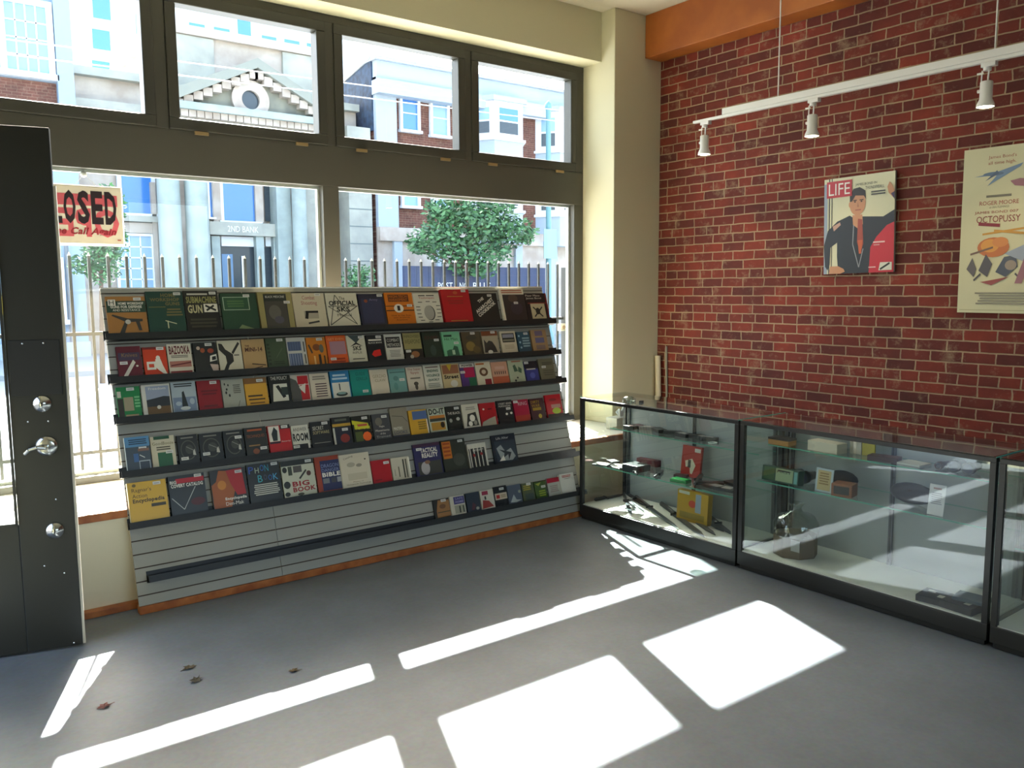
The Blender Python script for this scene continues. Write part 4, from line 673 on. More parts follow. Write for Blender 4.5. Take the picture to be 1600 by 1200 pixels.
stand(1190, 1247, 733, 762, -1.41, .06, '#2c4a3c', 'boxed_packet', 'packet', 'green foil boxed packet with a pale label on the lower shelf', [('r', .05, .1, .35, .95, '#3c5a34'), ('r', .38, .1, .85, .95, '#8fa07c'), ('ln', .42, .72, .8, .9, 1, '#1c1c16'), ('t', 'FIRST', .42, .66, .8, .84, '#1c1c16'), ('r', .88, .1, .97, .9, '#6aa09c')], lean=.1, zb=T2)
stand(1273, 1300, 733, 774, -1.40, .006, '#a9b8c0', 'framed_certificate', 'card', 'small blue-edged certificate card standing on the lower shelf', [('r', .12, .08, .88, .92, '#b5a273'), ('ln', .2, .3, .8, .85, 5, '#8a7040')], lean=.12, zb=T2)
p = on(1315, 760, 0, -1.22); q = MB(); q.ball((p.x, p.y, T2+.055), (.075, .10, .055), mat('black_felt', '#15171d', .8), 16); q.box(p.x-.1, p.x-.02, p.y-.07, p.y+.07, T2+.001, T2+.02, mat('black_felt')); tag(q.build('felt_hat', at=(p.x, p.y, T2)), 'rounded black cap lying behind the copper-edged box', 'cap')
o, X = boxat(1319, 772, T2, .12, .10, .075, 12, '#7c4a2c', 'copper_box', 'box', 'small copper-edged box with a black window, lower shelf middle case', -1.37)
MB(X).box(-.0515, -.05, -.045, .045, .014, .062, K('#101012')).build('black_window', o)
p = on(1425, 786, 0, -1.25); q = MB(); q.ball((p.x, p.y, T2+.06), (.06, .13, .06), mat('black_felt'), 16); tag(q.build('black_pouch', at=(p.x, p.y, T2)), 'bulky dark pouch on the lower shelf left of the white card', 'pouch')
stand(1449, 1475, 758, 796, -1.40, .003, '#c9c9cc', 'price_card', 'card', 'white printed card leaning on the lower shelf, right half of middle case', [('ln', .2, .82, .8, .92, 1, '#a07c7c'), ('ln', .15, .35, .85, .75, 6, '#8c8c94')], lean=.15, zb=T2)
# brown octagonal box in a clear bag
p = on(1242, 868, 0, -1.33); cb = Vector((p.x, p.y, DK)); bx = thing('brown_octagonal_box', 'brown eight-sided box in a clear plastic bag on the case deck', 'box', cb)
q = MB(); q.cyl(cb+Vector((0, 0, .0005)), cb+Vector((0, 0, .13)), .135, mat('olive_brown_box', '#5a4c34', .5), n=8, smooth=False); q.build('box_body', bx)
MB().lathe(cb, [(.138, .128), (.14, .2), (.11, .25), (.04, .27), (.03, .30), (.05, .33)], glass('clear_bag', '#e8eeea', 3), 14).build('plastic_bag', bx)
MB().box(cb.x-.136, cb.x-.134, cb.y-.12, cb.y-.06, DK+.06, DK+.13, K('#9a9a94')).build('price_card', bx)
bb = [(1462, 930, .15, .15, .035, 5, '#121316', 'flat black case lying front left at the right end of the deck'),
      (1506, 935, .17, .16, .04, -5, '#26221e', 'black case with pale patches at the deck front, middle case'),
      (1520, 922, .16, .12, .02, 6, '#51606c', 'blue-grey card lying on the black cases at the deck right end')]
for i, (px, py, w, d, h, a, c, lb) in enumerate(bb):
    o, X = boxat(px, py, DK if i < 2 else DK+.0415, w, d, h, a, c, 'black_case' if i < 2 else 'grey_card', 'case' if i < 2 else 'card', lb, -1.44+.0*i if i < 2 else -1.40)
    if i < 2: MB(X).box(-.04, -.0, -.05, -.02, h, h+.001, K('#c9c6b8')).box(.02, .05, .01, .05, h, h+.001, K('#c9c6b8')).build('label_patch', o)
# third case
for y, x, w, z, h, c, lb, ops in ((-4.27, -1.42, .10, DK, .33, '#1d4a80', 'tall blue package at the left end of the right-hand case', [('r', .0, .75, 1, .95, '#8f9a2c'), ('r', .5, .1, .95, .6, '#c3c6c0'), ('r', .1, .35, .4, .6, '#16181a'), ('r', .1, .1, .4, .28, '#16181a')]),
                                (-4.39, -1.40, .09, DK, .34, '#c9a020', 'tall yellow package beside the blue one, right-hand case', [('t', 'PISTOL', .2, .2, .8, .9, '#1d3a70')])):
    q = MB(); q.box(x, x+.05, y-w, y, z, z+h, mat('pack_'+c.lstrip('#'), c, .4)); o = q.build('tall_package', bevel=.002); tag(o, lb, 'package')
    P = Print((x, y, z), (0, -w, 0), (0, 0, h), (-1, 0, 0)); P.go(ops); P.mb.build('printed_front', o)
for y, z, h, c, lb in ((-4.28, .5006, .17, '#24508c', 'blue packet on the lower shelf of the right-hand case'), (-4.42, .5006, .19, '#c8a428', 'yellow packet on the lower shelf of the right-hand case'), (-4.30, .7906, .06, '#244a78', 'low blue packet on the upper shelf of the right-hand case')):
    q = MB(); q.box(-1.26, -1.2, y-.11, y, z, z+h, mat('pack_'+c.lstrip('#'), c, .4)); tag(q.build('small_package', bevel=.002), lb, 'package')
# things on and around the cases
p = lay(983, 627, ZT); q = MB(); q.lathe((p.x, p.y, ZT+.0005), [(0, 0), (.05, 0), (.048, .02), (.03, .036), (0, .042)], glass('clear_dome', '#dfe8e4', 3), 18); tag(q.build('glass_dome'), 'small clear glass dome on top of the knife case', 'paperweight')
p = lay(1002, 629, ZT); tag(MB(rotz(p, .5)).box(-.02, .02, -.012, .012, .0005, .014, M_black).build('black_clip'), 'tiny black clip beside the glass dome', 'clip')
p = lay(968, 668, SILL+.002); tb = thing('tissue_box', 'pale tissue box with crumpled tissue on the window sill corner', 'tissue box', (p.x, p.y, SILL+.002))
MB(rotz(Vector((p.x, p.y, SILL+.002)), .15)).box(-.12, .12, -.06, .06, .0005, .10, mat('tissue_box_paper', '#b8b6a8', .7)).build('box_body', tb, bevel=.003)
q = MB(rotz(Vector((p.x+.04, p.y, SILL+.10)), .3)); q.prism([(-.05, 0, 0), (.05, 0, 0), (.07, 0, .05), (.02, 0, .085), (-.02, 0, .05), (-.06, 0, .07)], (0, .012, 0), mat('tissue', '#d8dcdc', .9)).prism([(-.03, .02, 0), (.04, .03, 0), (.03, .05, .06), (-.05, .04, .04)], (0, .008, 0), mat('tissue')); q.build('tissue', tb)
a = on(1022, 612, 1, -.52); b = on(1023, 556, 1, -.50)
tag(MB().cyl((-.055, -.53, SILL+.003), (-.045, -.50, b.z), .026, mat('paper_tube', '#c9bfa6', .7), n=16).build('poster_tube'), 'pale paper tube standing upright in the brick corner', 'tube')
tag(MB().cyl((-.018, -.60, SILL+.003), (-.014, -.575, b.z+.09), .011, mat('grey_rod', '#8a8474', .6), n=10).build('thin_rod'), 'thin grey rod beside the paper tube in the corner', 'rod')
# ------------------------------------------------------------------ posters on the brick wall
def poster(y0, y1, z0, z1, tilt, name, label, bg_c, ops):
    X = Matrix.Translation((-.004-.02*abs(z1-z0)/2, (y0+y1)/2, (z0+z1)/2)) @ Matrix.Rotation(tilt, 4, 'X') @ Matrix.Rotation(-.02, 4, 'Y'); W, Hh = abs(y1-y0), z1-z0
    q = MB(X); q.box(-.02, -.002, -W/2, W/2, -Hh/2, Hh/2, K('#8d8a80', .7)).box(-.0212, -.02, -W/2, W/2, -Hh/2, Hh/2, K(bg_c, .6)); o = q.build(name, at=X.translation); tag(o, label, 'poster')
    R3 = X.to_3x3(); P = Print(X @ Vector((-.0212, W/2, -Hh/2)), R3 @ Vector((0, -W, 0)), R3 @ Vector((0, 0, Hh)), R3 @ Vector((-1, 0, 0)), .0008); P.go(ops); P.mb.build('poster_print', o)
    return o
J, SK, HR = '#1a2028', '#b27e5a', '#231a16'
poster(-2.18, -2.735, 1.90, 2.61, -.015, 'magazine_poster', 'magazine cover poster of a man in a dark open jacket on brick', '#c9c5a4',
  [('r', 0, 0, .05, .95, '#8a94a0'), ('r', .07, 0, .085, 1, '#2a2c30'), ('r', .11, 0, .122, 1, '#2a2c30'), ('poly', [(.62, 0), (1, 0), (1, .5), (.85, .5), (.62, .3)], '#b01c2c'),
   ('poly', [(.02, .08), (.0, .3), (.06, .46), (.2, .55), (.24, .56), (.38, .6), (.42, .58), (.55, .58), (.85, .56), (1, .62), (1, .5), (.9, .47), (.76, .36), (.68, .26), (.66, 0), (.22, 0), (.2, .18), (.2, .33), (.1, .28), (.09, .1), (.06, .04)], J),
   ('poly', [(.13, .5), (.24, .54), (.25, .51), (.15, .45)], '#b08a78'), ('poly', [(.42, .6), (.56, .6), (.57, .5), (.5, .46), (.43, .5)], SK),
   ('poly', [(.5, .56), (.56, .55), (.58, .3), (.54, .2), (.49, .32)], '#8c3c2c'), ('poly', [(.5, .34), (.57, .34), (.55, .2), (.52, .2)], '#b0522a'),
   ('e', .49, .72, .115, .125, SK, 24), ('poly', [(.38, .74), (.38, .8), (.43, .87), (.52, .88), (.6, .84), (.61, .75), (.58, .79), (.46, .8), (.41, .74)], HR), ('e', .385, .71, .02, .03, SK),
   ('r', .43, .745, .48, .755, HR), ('r', .52, .745, .575, .755, HR), ('e', .455, .735, .014, .008, '#2a1c16', 10), ('e', .547, .735, .014, .008, '#2a1c16', 10), ('poly', [(.495, .73), (.515, .68), (.485, .68)], '#96654a'), ('r', .46, .645, .54, .655, '#8c4c42'),
   ('stroke', (.44, .5), (.43, .3), .012, '#8a8c90'), ('stroke', (.43, .3), (.52, .06), .012, '#8a8c90'), ('stroke', (.52, .06), (.58, .25), .012, '#8a8c90'),
   ('poly', [(.08, 0), (.1, .08), (.22, .08), (.3, .05), (.32, .02), (.25, 0)], SK), ('poly', [(.9, .85), (.93, .9), (.97, .86), (1, .8), (.98, .74), (.92, .79)], SK), ('poly', [(.95, .78), (1, .8), (1, .72)], '#3c3050'),
   ('r', .04, .8, .41, .97, '#a81c28'), ('t', 'LIFE', .07, .825, .38, .945, '#d8d4c8'), ('t', 'JAMES BOND IN', .46, .89, .76, .92, '#3a3a38'), ('t', 'THUNDERBALL', .6, .85, .86, .88, '#3a3a38'), ('ln', .68, .78, .88, .83, 2, '#3a3a38'),
   ('r', .72, .3, .88, .315, '#d8b0a8'), ('ln', .72, .27, .82, .29, 1, '#c08a84'), ('poly', [(.8, .02), (.98, .02), (.98, .1), (.82, .1)], '#c3c0b0'), ('stroke', (.82, .03), (.95, .09), .02, K_), ('r', .66, .05, .76, .06, '#d8b0a8')])
LEG = '#8c5a60'
poster(-3.20, -3.90, 1.62, 2.685, .004, 'film_poster', 'cream film poster with red lettering at the right edge', '#c3bc96',
  [('r', .02, .015, .98, .02, '#a49c78'), ('t', "James Bond's", .22, .925, .46, .95, '#8c3a34'), ('t', 'all time high.', .22, .89, .46, .915, '#8c3a34'),
   ('poly', [(.1, .83), (.3, .85), (.52, .89), (.5, .87), (.36, .82), (.22, .77), (.3, .83)], '#6a7f94'), ('e', .27, .84, .09, .012, '#57687c'), ('poly', [(.2, .8), (.3, .86), (.32, .84)], '#4c5a6c'),
   ('ln', .2, .695, .46, .72, 1, '#6a6250'), ('t', 'ROGER MOORE', .16, .655, .5, .68, '#8c2c30'), ('t', 'as IAN FLEMINGS', .25, .635, .42, .648, '#6a6250'), ('t', 'JAMES BOND 007', .12, .6, .5, .62, '#8c2c30'), ('t', 'OCTOPUSSY', .14, .55, .52, .59, '#7c1824'),
   ('stroke', (.16, .545), (.35, .53), .02, '#7c1824'), ('stroke', (.2, .48), (.6, .51), .012, '#b5822c'), ('stroke', (.3, .5), (.75, .46), .014, '#b5822c'),
   ('e', .3, .4, .14, .06, '#b0622c'), ('e', .27, .41, .08, .04, '#c98a3a'), ('e', .36, .43, .07, .03, '#c27a3c'), ('poly', [(.07, .27), (.12, .34), (.16, .27), (.14, .22)], '#57504e'), ('poly', [(.18, .26), (.24, .36), (.3, .3), (.26, .22)], '#4c4648'), ('poly', [(.33, .25), (.4, .34), (.5, .35), (.52, .28), (.42, .22)], '#3f4450'), ('e', .46, .29, .05, .03, '#8c7c6c'), ('stroke', (.1, .36), (.3, .4), .012, '#6a5040'), ('stroke', (.2, .24), (.14, .2), .012, '#3c3838'), ('stroke', (.5, .24), (.56, .2), .012, '#3c3838'), ('poly', [(.4, .36), (.6, .42), (.75, .4), (.6, .3)], '#8f96a0'), ('poly', [(.2, .19), (.45, .22), (.3, .17)], '#8c3a34'),
   ('poly', [(.62, .96), (.66, .9), (.68, .82), (.64, .81), (.6, .88)], LEG), ('poly', [(.42, .79), (.5, .8), (.7, .78), (.72, .75), (.6, .745), (.46, .76)], LEG), ('poly', [(.68, .96), (.95, .96), (.95, .5), (.8, .42), (.68, .55)], '#7c5a70'), ('poly', [(.5, .18), (.56, .18), (.68, .4), (.74, .5), (.66, .52)], LEG), ('poly', [(.74, .2), (.8, .2), (.84, .42), (.76, .44)], LEG),
   ('ln', .15, .05, .85, .13, 5, '#7c7460')])
# ------------------------------------------------------------------ track lighting
TX, TZ = -.60, 3.105
tk = thing('track_rail', 'white ceiling-hung lighting track running along the brick wall', 'track light rail', (TX, -3.5, TZ))
MB().box(TX-.018, TX+.018, -5.9, -1.37, TZ-.02, TZ, M_white).build('track', tk, bevel=.003)
MB().box(TX-.026, TX+.026, -5.9, -1.66, TZ, TZ+.045, M_white).build('cover_channel', tk, bevel=.003)
for yy in (-2.14, -3.60, -5.1): MB().cyl((TX, yy, TZ+.045), (TX, yy, ZC), .005, M_white, n=8).cyl((TX, yy, ZC-.015), (TX, yy, ZC), .03, M_white).build('hanging_rod', tk)
M_lamp = mat('lit_bulb', '#fff2d8', .3, emit='#ffe9c0', es=28)
for i, (px, lb) in enumerate(((1101, 'white spotlight at the far left end of the lighting track'), (1270, 'middle white spotlight on the lighting track, above the magazine poster'), (1543, 'white spotlight nearest the camera at the right of the track'))):
    yy = on(px, (205, 165, 105)[i], 0, TX).y
    r = thing('spotlight', lb, 'spotlight', (TX, yy, TZ-.02), 'spotlights on the lighting track')
    MB().box(TX-.02, TX+.02, yy-.05, yy+.03, TZ-.045, TZ-.0205, M_white).cyl((TX, yy, TZ-.065), (TX, yy, TZ-.045), .022, M_white).build('track_adapter', r, bevel=.002)
    MB().tube([(TX, yy+.028, TZ-.06), (TX, yy+.03, TZ-.12), (TX, yy+.034, TZ-.17)], .004, M_white).tube([(TX, yy-.01, TZ-.06), (TX, yy-.006, TZ-.13)], .005, M_white).cyl((TX, yy+.02, TZ-.075), (TX, yy+.055, TZ-.075), .006, M_white).build('yoke', r)
    z = TZ-.125; MB().lathe((TX, yy, z), [(0, 0), (.03, 0), (.034, -.005), (.034, -.10), (.047, -.13), (.05, -.145), (.046, -.145), (.043, -.132)], M_white, 24).cyl((TX, yy+.034, z-.05), (TX, yy+.048, z-.05), .01, M_white).build('lamp_body', r)
    MB().lathe((TX, yy, z), [(0, -.150), (.03, -.148), (.0455, -.143)], M_lamp, 20).build('bulb', r)
    ld = bpy.data.lights.new('spot_lamp', 'SPOT'); ld.energy = 17; ld.spot_size = math.radians(80); ld.spot_blend = .9; ld.color = (1, .82, .58); ld.shadow_soft_size = .03
    lo_ = bpy.data.objects.new('spot_lamp', ld); C.objects.link(lo_); lo_.parent = r; lo_.location = (0, 0, -.265+.0); lo_.rotation_euler = Vector((-.35, 0, 1)).to_track_quat('Z', 'Y').to_euler()
# ------------------------------------------------------------------ CLOSED sign
sg = thing('closed_sign', 'cream closed sign with black and red letters hanging in the window', 'sign', (-4.81, -.05, 2.10))
def transl(name, c, k=.5):
    m = bpy.data.materials.new(name); m.use_nodes = True; t = m.node_tree; t.nodes.clear(); o = t.nodes.new('ShaderNodeOutputMaterial'); mx = t.nodes.new('ShaderNodeMixShader'); mx.inputs[0].default_value = k
    d = t.nodes.new('ShaderNodeBsdfDiffuse'); tr = t.nodes.new('ShaderNodeBsdfTranslucent')
    for n in (d, tr): n.inputs[0].default_value = lin(c)
    t.links.new(d.outputs[0], mx.inputs[1]); t.links.new(tr.outputs[0], mx.inputs[2]); t.links.new(mx.outputs[0], o.inputs[0]); return m
m_cream, m_through, m_wht = transl('sign_cream', '#9c9480', .05), transl('sign_shine_through', '#c4626c', .07), transl('sign_white_edge', '#f2efe8', .7)
x0, x1, z0, z1 = -5.075, -4.548, 2.098, 2.452
q = MB(); q.add([(x0, -.05, z0), (x1, -.05, z0), (x1, -.05, z1), (x0, -.05, z1)], [(0, 1, 2, 3)], m_cream); q.build('sign_board', sg)
q = MB(); q.box(x0-.006, x1+.006, -.052, -.048, z0-.014, z0, m_wht).box(x0-.006, x1+.006, -.052, -.048, z1, z1+.006, m_wht).box(x1, x1+.006, -.052, -.048, z0, z1, m_wht).box(x0-.006, x0, -.052, -.048, z0, z1, m_wht); q.build('sign_edge', sg)
P = Print((x0, -.05, z0), (x1-x0, 0, 0), (0, 0, z1-z0), (0, -1, 0), .0012)
P.t('*OPEN', .03, .11, .96, .62, m_through, mir=True); P.r(.05, .66, .95, .86, m_through)  # reverse-side print shining through the board, painted in pink on the front

for k_, ch_ in enumerate('CLOSED'): P.t('*'+ch_, .068+k_*.148, .34, .068+k_*.148+.128, .92, K('#1e080d')); P.t('*Please Call Again', .08, .12, .92, .28, K('#8c1c28'), sk=.3); P.r(.93, .06, .97, .08, '#8c3020')
P.mb.build('sign_lettering', sg)
MB().tube([(-4.81, -.05, z1+.006), (-4.75, -.02, 2.53), (-4.69, -.05, z1+.006)], .0015, M_white).lathe((-4.75, -.03, 2.53), [(0, 0), (.012, .0), (.02, .03)], K('#cfd4d2'), 12, (0, 1, 0)).build('sign_hanger', sg)
# ------------------------------------------------------------------ leaves on the floor
for px, py, r, c, lb in ((296, 1044, .028, '#4a3f26', 'dry brown leaf on the floor, farther of the close pair'), (306, 1064, .030, '#3c3520', 'dry dark leaf on the floor, nearer of the close pair'), (162, 1105, .028, '#6a4038', 'reddish dry leaf on the floor beside the narrow sun patch'), (459, 1049, .022, '#5a4a2c', 'small tan leaf above the long sun strip')):
    p = lay(px, py, 0); q = MB(rotz(p, random.uniform(0, 6)))
    pts = []
    for i in range(14):
        t = 2*math.pi*i/14; rr = r*(1 if i % 2 == 0 else .55); pts.append((rr*math.cos(t)*1.3, rr*math.sin(t), .003+.006*abs(math.sin(t*1.5))))
    q.add([(0, 0, .002)]+pts, [(0, 1+i, 1+(i+1) % 14) for i in range(14)]+[(0, 1+(i+1) % 14, 1+i) for i in range(0)], mat('leaf_'+c.lstrip('#'), c, .8)); q.cyl((0, 0, .003), (r*1.7, r*.3, .004), .0012, mat('leaf_'+c.lstrip('#')), n=6)
    tag(q.build('dry_leaf'), lb, 'leaf', 'dry leaves on the concrete floor')
# ------------------------------------------------------------------ outside: grille, street, buildings
GZ = -.10
struct(MB().box(-60, 60, .12, 3.0, GZ-.3, GZ, mat('pale_sidewalk', '#a9a69e', .85)).build('ground_near_sidewalk'))
struct(MB().box(-60, 60, 3.0, 16.6, GZ-.3, GZ-.12, mat('asphalt_grey', '#8b8f94', .85)).build('ground_street'))
struct(MB().box(-60, 60, 16.6, 120, GZ-.3, GZ, mat('far_sidewalk', '#8f9496', .85)).build('ground_far_sidewalk'))
M_iron = mat('iron_grey', '#2e3133', .5)
gr = thing('security_fence', 'grey iron picket grille mounted just outside the shop window', 'fence', (-3.1, .17, .62))
for z in (.735, 1.522): MB().box(-5.62, -.62, .155, .185, z-.012, z+.012, M_iron).build('rail', gr)
MB().box(-5.62, -5.59, .056, .185, .62, 2.0, M_iron).box(-.65, -.62, .056, .185, .62, 2.0, M_iron).build('side_bracket', gr)
x = -5.52
while x < -.66:
    q = MB(); q.box(x-.009, x+.009, .161, .179, .62, 2.03, M_iron).add([(x-.009, .161, 2.03), (x+.009, .161, 2.03), (x+.009, .179, 2.03), (x-.009, .179, 2.03), (x, .17, 2.055)], [(0, 1, 4), (1, 2, 4), (2, 3, 4), (3, 0, 4)], K('#cfd2d0'))
    q.build('picket', gr); x += .1145
p = on(879, 511, 1, .14); tag(MB().box(p.x-.055, p.x+.055, .10, .154, p.z-.035, p.z+.035, K('#cfc9b4')).cyl((p.x-.02, .10, p.z), (p.x-.02, .095, p.z), .018, K('#a58a6a')).build('latch_box', bevel=.008), 'small cream latch box on the iron grille beside the right jamb', 'latch')

M_lime = mat('pale_limestone', '#a9a99d', .85, noise=(1.2, '#92938b')); M_lime2 = mat('white_parapet', '#bdb3a8', .85, noise=(1.5, '#a3968a')); M_col = mat('grey_green_stone', '#a0aba7', .8, noise=(2, '#8f9a96'))
M_blue = mat('sky_reflection_pane', '#3f78bc', .12, spec=.8); M_dkp = mat('dark_pane', '#3a4248', .15); M_wf = mat('white_window_frame', '#dfe3e6', .6); M_palw = mat('pale_pane', '#86a6c4', .2)  # blue panes have the sky's reflection put into their base colour
M_wblue = mat('pale_blue_wall', '#93a5b8', .85); M_bk = brick_mat('far_brick', '#6e4438', '#5c382e', '#84705f', size=(.25, .085), bump=.2, axes=('X', 'Z')); M_cream = mat('pale_cornice', '#a3aeb8', .85)
def RR(px0, px1, py0, py1, Y):
    ym, xm = (py0+py1)/2, (px0+px1)/2
    return on(px0, ym, 1, Y).x, on(px1, ym, 1, Y).x, on(xm, py1, 1, Y).z, on(xm, py0, 1, Y).z
def win(parent, px0, px1, py0, py1, Y, nx=2, ny=2, pane=None, fw=.09, fm=None, rng=None):
    x0, x1, z0, z1 = rng or RR(px0, px1, py0, py1, Y); fm = fm or M_wf; q = MB()
    q.box(x0-fw, x1+fw, Y-.12, Y+.02, z1, z1+fw, fm).box(x0-fw*1.4, x1+fw*1.4, Y-.2, Y+.02, z0-fw, z0, fm).box(x0-fw, x0, Y-.12, Y+.02, z0, z1, fm).box(x1, x1+fw, Y-.12, Y+.02, z0, z1, fm)
    for i in range(1, nx): xx = x0+(x1-x0)*i/nx; q.box(xx-.02, xx+.02, Y-.06, Y-.01, z0, z1, fm)
    for j in range(1, ny): zz = z0+(z1-z0)*j/ny; q.box(x0, x1, Y-.06, Y-.01, zz-.02, zz+.02, fm)
    w_ = q.build('window', parent); MB().box(x0, x1, Y-.035, Y-.02, z0, z1, pane or M_blue).build('pane', w_); return w_
Y = 22.0
# left building
lb = thing('apartment_house', 'pale blue building with white sash windows seen through the left windows', 'building', (on(60, 400, 1, Y).x, Y+3, GZ))
xa, xb = on(-260, 400, 1, Y).x, on(118, 200, 1, Y).x; zc = on(60, 165, 1, Y).z
MB().box(xa, xb, Y, Y+8, GZ, 14, M_wblue).build('wall', lb)
x0, x1, z0, z1 = RR(-60, 88, 122, 168, Y); MB().box(xa, x1, Y-.04, Y, z0-1.2, z1, M_bk).build('brick_panel', lb)
MB().box(x1+.02, xb, Y-.25, Y, z0-1.2, 14, M_wblue).build('pilaster', lb)
MB().box(xa, xb, Y-.3, Y, on(60, 235, 1, Y).z, on(60, 200, 1, Y).z, M_cream).build('cornice', lb)
win(lb, 8, 73, 8, 113, Y-.05, 4, 4, M_palw, .16)
win(lb, 79, 93, 410, 500, Y-.05, 1, 4, M_dkp, .14)
win(lb, 10, 30, 250, 480, Y-.05, 2, 5, M_palw, .14)
x0, _, _, _ = RR(103, 106, 300, 500, Y); MB().cyl((x0, Y-.12, GZ+.001), (x0, Y-.12, 4.9), .055, mat('downpipe_grey', '#6a7076', .6)).build('downpipe', lb)
MB().box(xa, xb, Y-.25, Y, GZ+.001, GZ+.45, M_cream).build('base_course', lb)
# temple-fronted bank
tm = thing('temple_front_bank', 'old stone bank with pediment, round window and tall columns across the street', 'building', (on(390, 300, 1, Y).x, Y+3, GZ))
x0, x1 = on(119, 200, 1, Y).x+.05, on(584, 200, 1, Y).x-.2; zb_ = on(390, 232, 1, Y).z
ax0, ax1 = on(266, 100, 1, Y).x, on(513, 100, 1, Y).x; az = on(390, 66, 1, Y+1.0).z
zl = on(170, 103, 1, Y+.3).z
zent = on(390, 178, 1, Y).z; 
MB().box(x0, x1, Y+1.0, Y+9, GZ, zl, M_lime2).build('wall', tm)
MB().box(ax0, ax1, Y+.5, Y+8, zl-1.2, az, M_lime2).box(ax0-.15, ax1+.15, Y+.3, Y+8.1, az-.28, az, M_lime2).box(ax0, ax0+1.5, Y+.38, Y+.5, zl-1, az-.3, M_lime).box(ax1-1.5, ax1, Y+.38, Y+.5, zl-1, az-.3, M_lime).build('attic_wall', tm)
MB().box(x0, ax0, Y+.7, Y+1.0, zl-.25, zl, M_lime).box(ax1, x1, Y+.7, Y+1.0, zl-.25, zl, M_lime).box(x0, ax0, Y+.4, Y+1, zent-.5, zent-.05, M_lime).box(ax1, x1, Y+.4, Y+1.0, zent-.5, zent-.05, M_lime).build('wing_cornice', tm)
px0, px1 = on(252, 172, 1, Y-.6).x, on(523, 190, 1, Y-.6).x; pc = (px0+px1)/2; pa = on(400, 92, 1, Y-.6)
pc = pa.x; q = MB(); hw = min(pc-px0, px1-pc)
px0, px1 = pc-hw, pc+hw
q.prism([(px0+.4, Y-.3, zent), (px1-.4, Y-.3, zent), (pc, Y-.3, pa.z-.35)], (0, 1.2, 0), mat('weathered_stone', '#87877a', .85, noise=(2, '#6f7068'))); q.build('pediment_face', tm)
for s in (-1, 1):
    e = px0 if s < 0 else px1; q = MB()
    q.prism([(e, Y-.75, zent-.02), (pc, Y-.75, pa.z-.3), (pc, Y-.75, pa.z), (e-(-s)*0, Y-.75, zent+.32)], (0, 1.4, 0), mat('weathered_cornice', '#8a8c82', .85))
    n = 9
    for i in range(n):
        t = (i+.7)/n; xx = e+(pc-e)*t; zz = zent+(pa.z-.3-zent)*t
        q.box(xx-.14, xx+.14, Y-.6, Y-.3, zz-.28, zz-.02, M_lime2)
    q.build('raking_cornice', tm)
q = MB(); q.box(px0-.1, px1+.1, Y-.75, Y+.6, zent-.22, zent, M_col)
n = 22
for i in range(n): xx = px0+(px1-px0)*(i+.5)/n; q.box(xx-.11, xx+.11, Y-.6, Y-.3, zent-.42, zent-.22, M_lime2)
q.box(px0+.2, px1-.2, Y-.3, Y+1.0, zb_, zent-.4, M_lime); q.build('entablature', tm)
oc = on(390, 157, 1, Y-.32); q = MB(); ro, ri = .62, .30
ns = 28; vs = []
for yy in (Y-.45, Y-.28):
    for r_ in (ro, ri): vs += [(oc.x+r_*math.cos(2*math.pi*i/ns), yy, oc.z+r_*math.sin(2*math.pi*i/ns)) for i in range(ns)]
fs = []
for i in range(ns):
    j = (i+1) % ns; fs += [(i, j, ns+j, ns+i), (i, 2*ns+i, 2*ns+j, j), (ns+i, ns+j, 3*ns+j, 3*ns+i)]
q.add(vs, fs, M_lime2); q.build('oculus_ring', tm)
MB().cyl((oc.x, Y-.33, oc.z), (oc.x, Y-.31, oc.z), ri, M_dkp, n=24).build('oculus_pane', tm)
def column(px0_, px1_, Yc):
    a, b = on(px0_, 360, 1, Yc).x, on(px1_, 360, 1, Yc).x; r_ = (b-a)/2; c = (a+b)/2
    MB().box(c-r_*1.3, c+r_*1.3, Yc-r_*1.3, Yc+r_*1.3, GZ+.001, GZ+.4, M_col).lathe((c, Yc, GZ+.4), [(r_*1.2, 0), (r_*1.05, .15), (r_, .3), (r_*.9, zb_-GZ-1.0), (r_*1.15, zb_-GZ-.7), (r_*1.2, zb_-GZ-.4)], M_col, 24).build('column', tm)
for a, b in ((247, 285), (290, 328), (457, 480), (526, 545)): column(a, b, Y-.05) if a != 526 else None
YR = Y+.95
def slab(name, px0_, px1_, py0_, py1_, Yf, d, m_, parent=tm, **k):
    x0_, x1_, z0_, z1_ = RR(px0_, px1_, py0_, py1_, Yf); MB().box(x0_, x1_, Yf, Yf+d, z0_, z1_, m_).build(name, parent)
slab('wall_band', 328, 436, 348, 368, Y+.5, .5, M_lime); slab('wall_band', 187, 247, 337, 346, Y+.6, .4, M_lime); slab('wall_band', 187, 247, 348, 364, Y+.75, .25, M_lime2)
slab('quoin_strip', 240, 247, 285, 470, Y+.7, .3, M_lime2); slab('wall_pier', 435, 457, 285, 500, Y+.3, .7, M_col); slab('wall_pier', 480, 512, 285, 500, Y+.3, .7, M_lime)
win(tm, 347, 398, 262, 346, YR-.05, 1, 1, M_blue, .12); win(tm, 326, 330, 285, 340, YR-.05, 1, 1, M_blue, .06); win(tm, 189, 236, 262, 334, YR-.05, 1, 1, M_blue, .12)
win(tm, 186, 238, 369, 470, YR-.05, 3, 6, M_palw, .08)
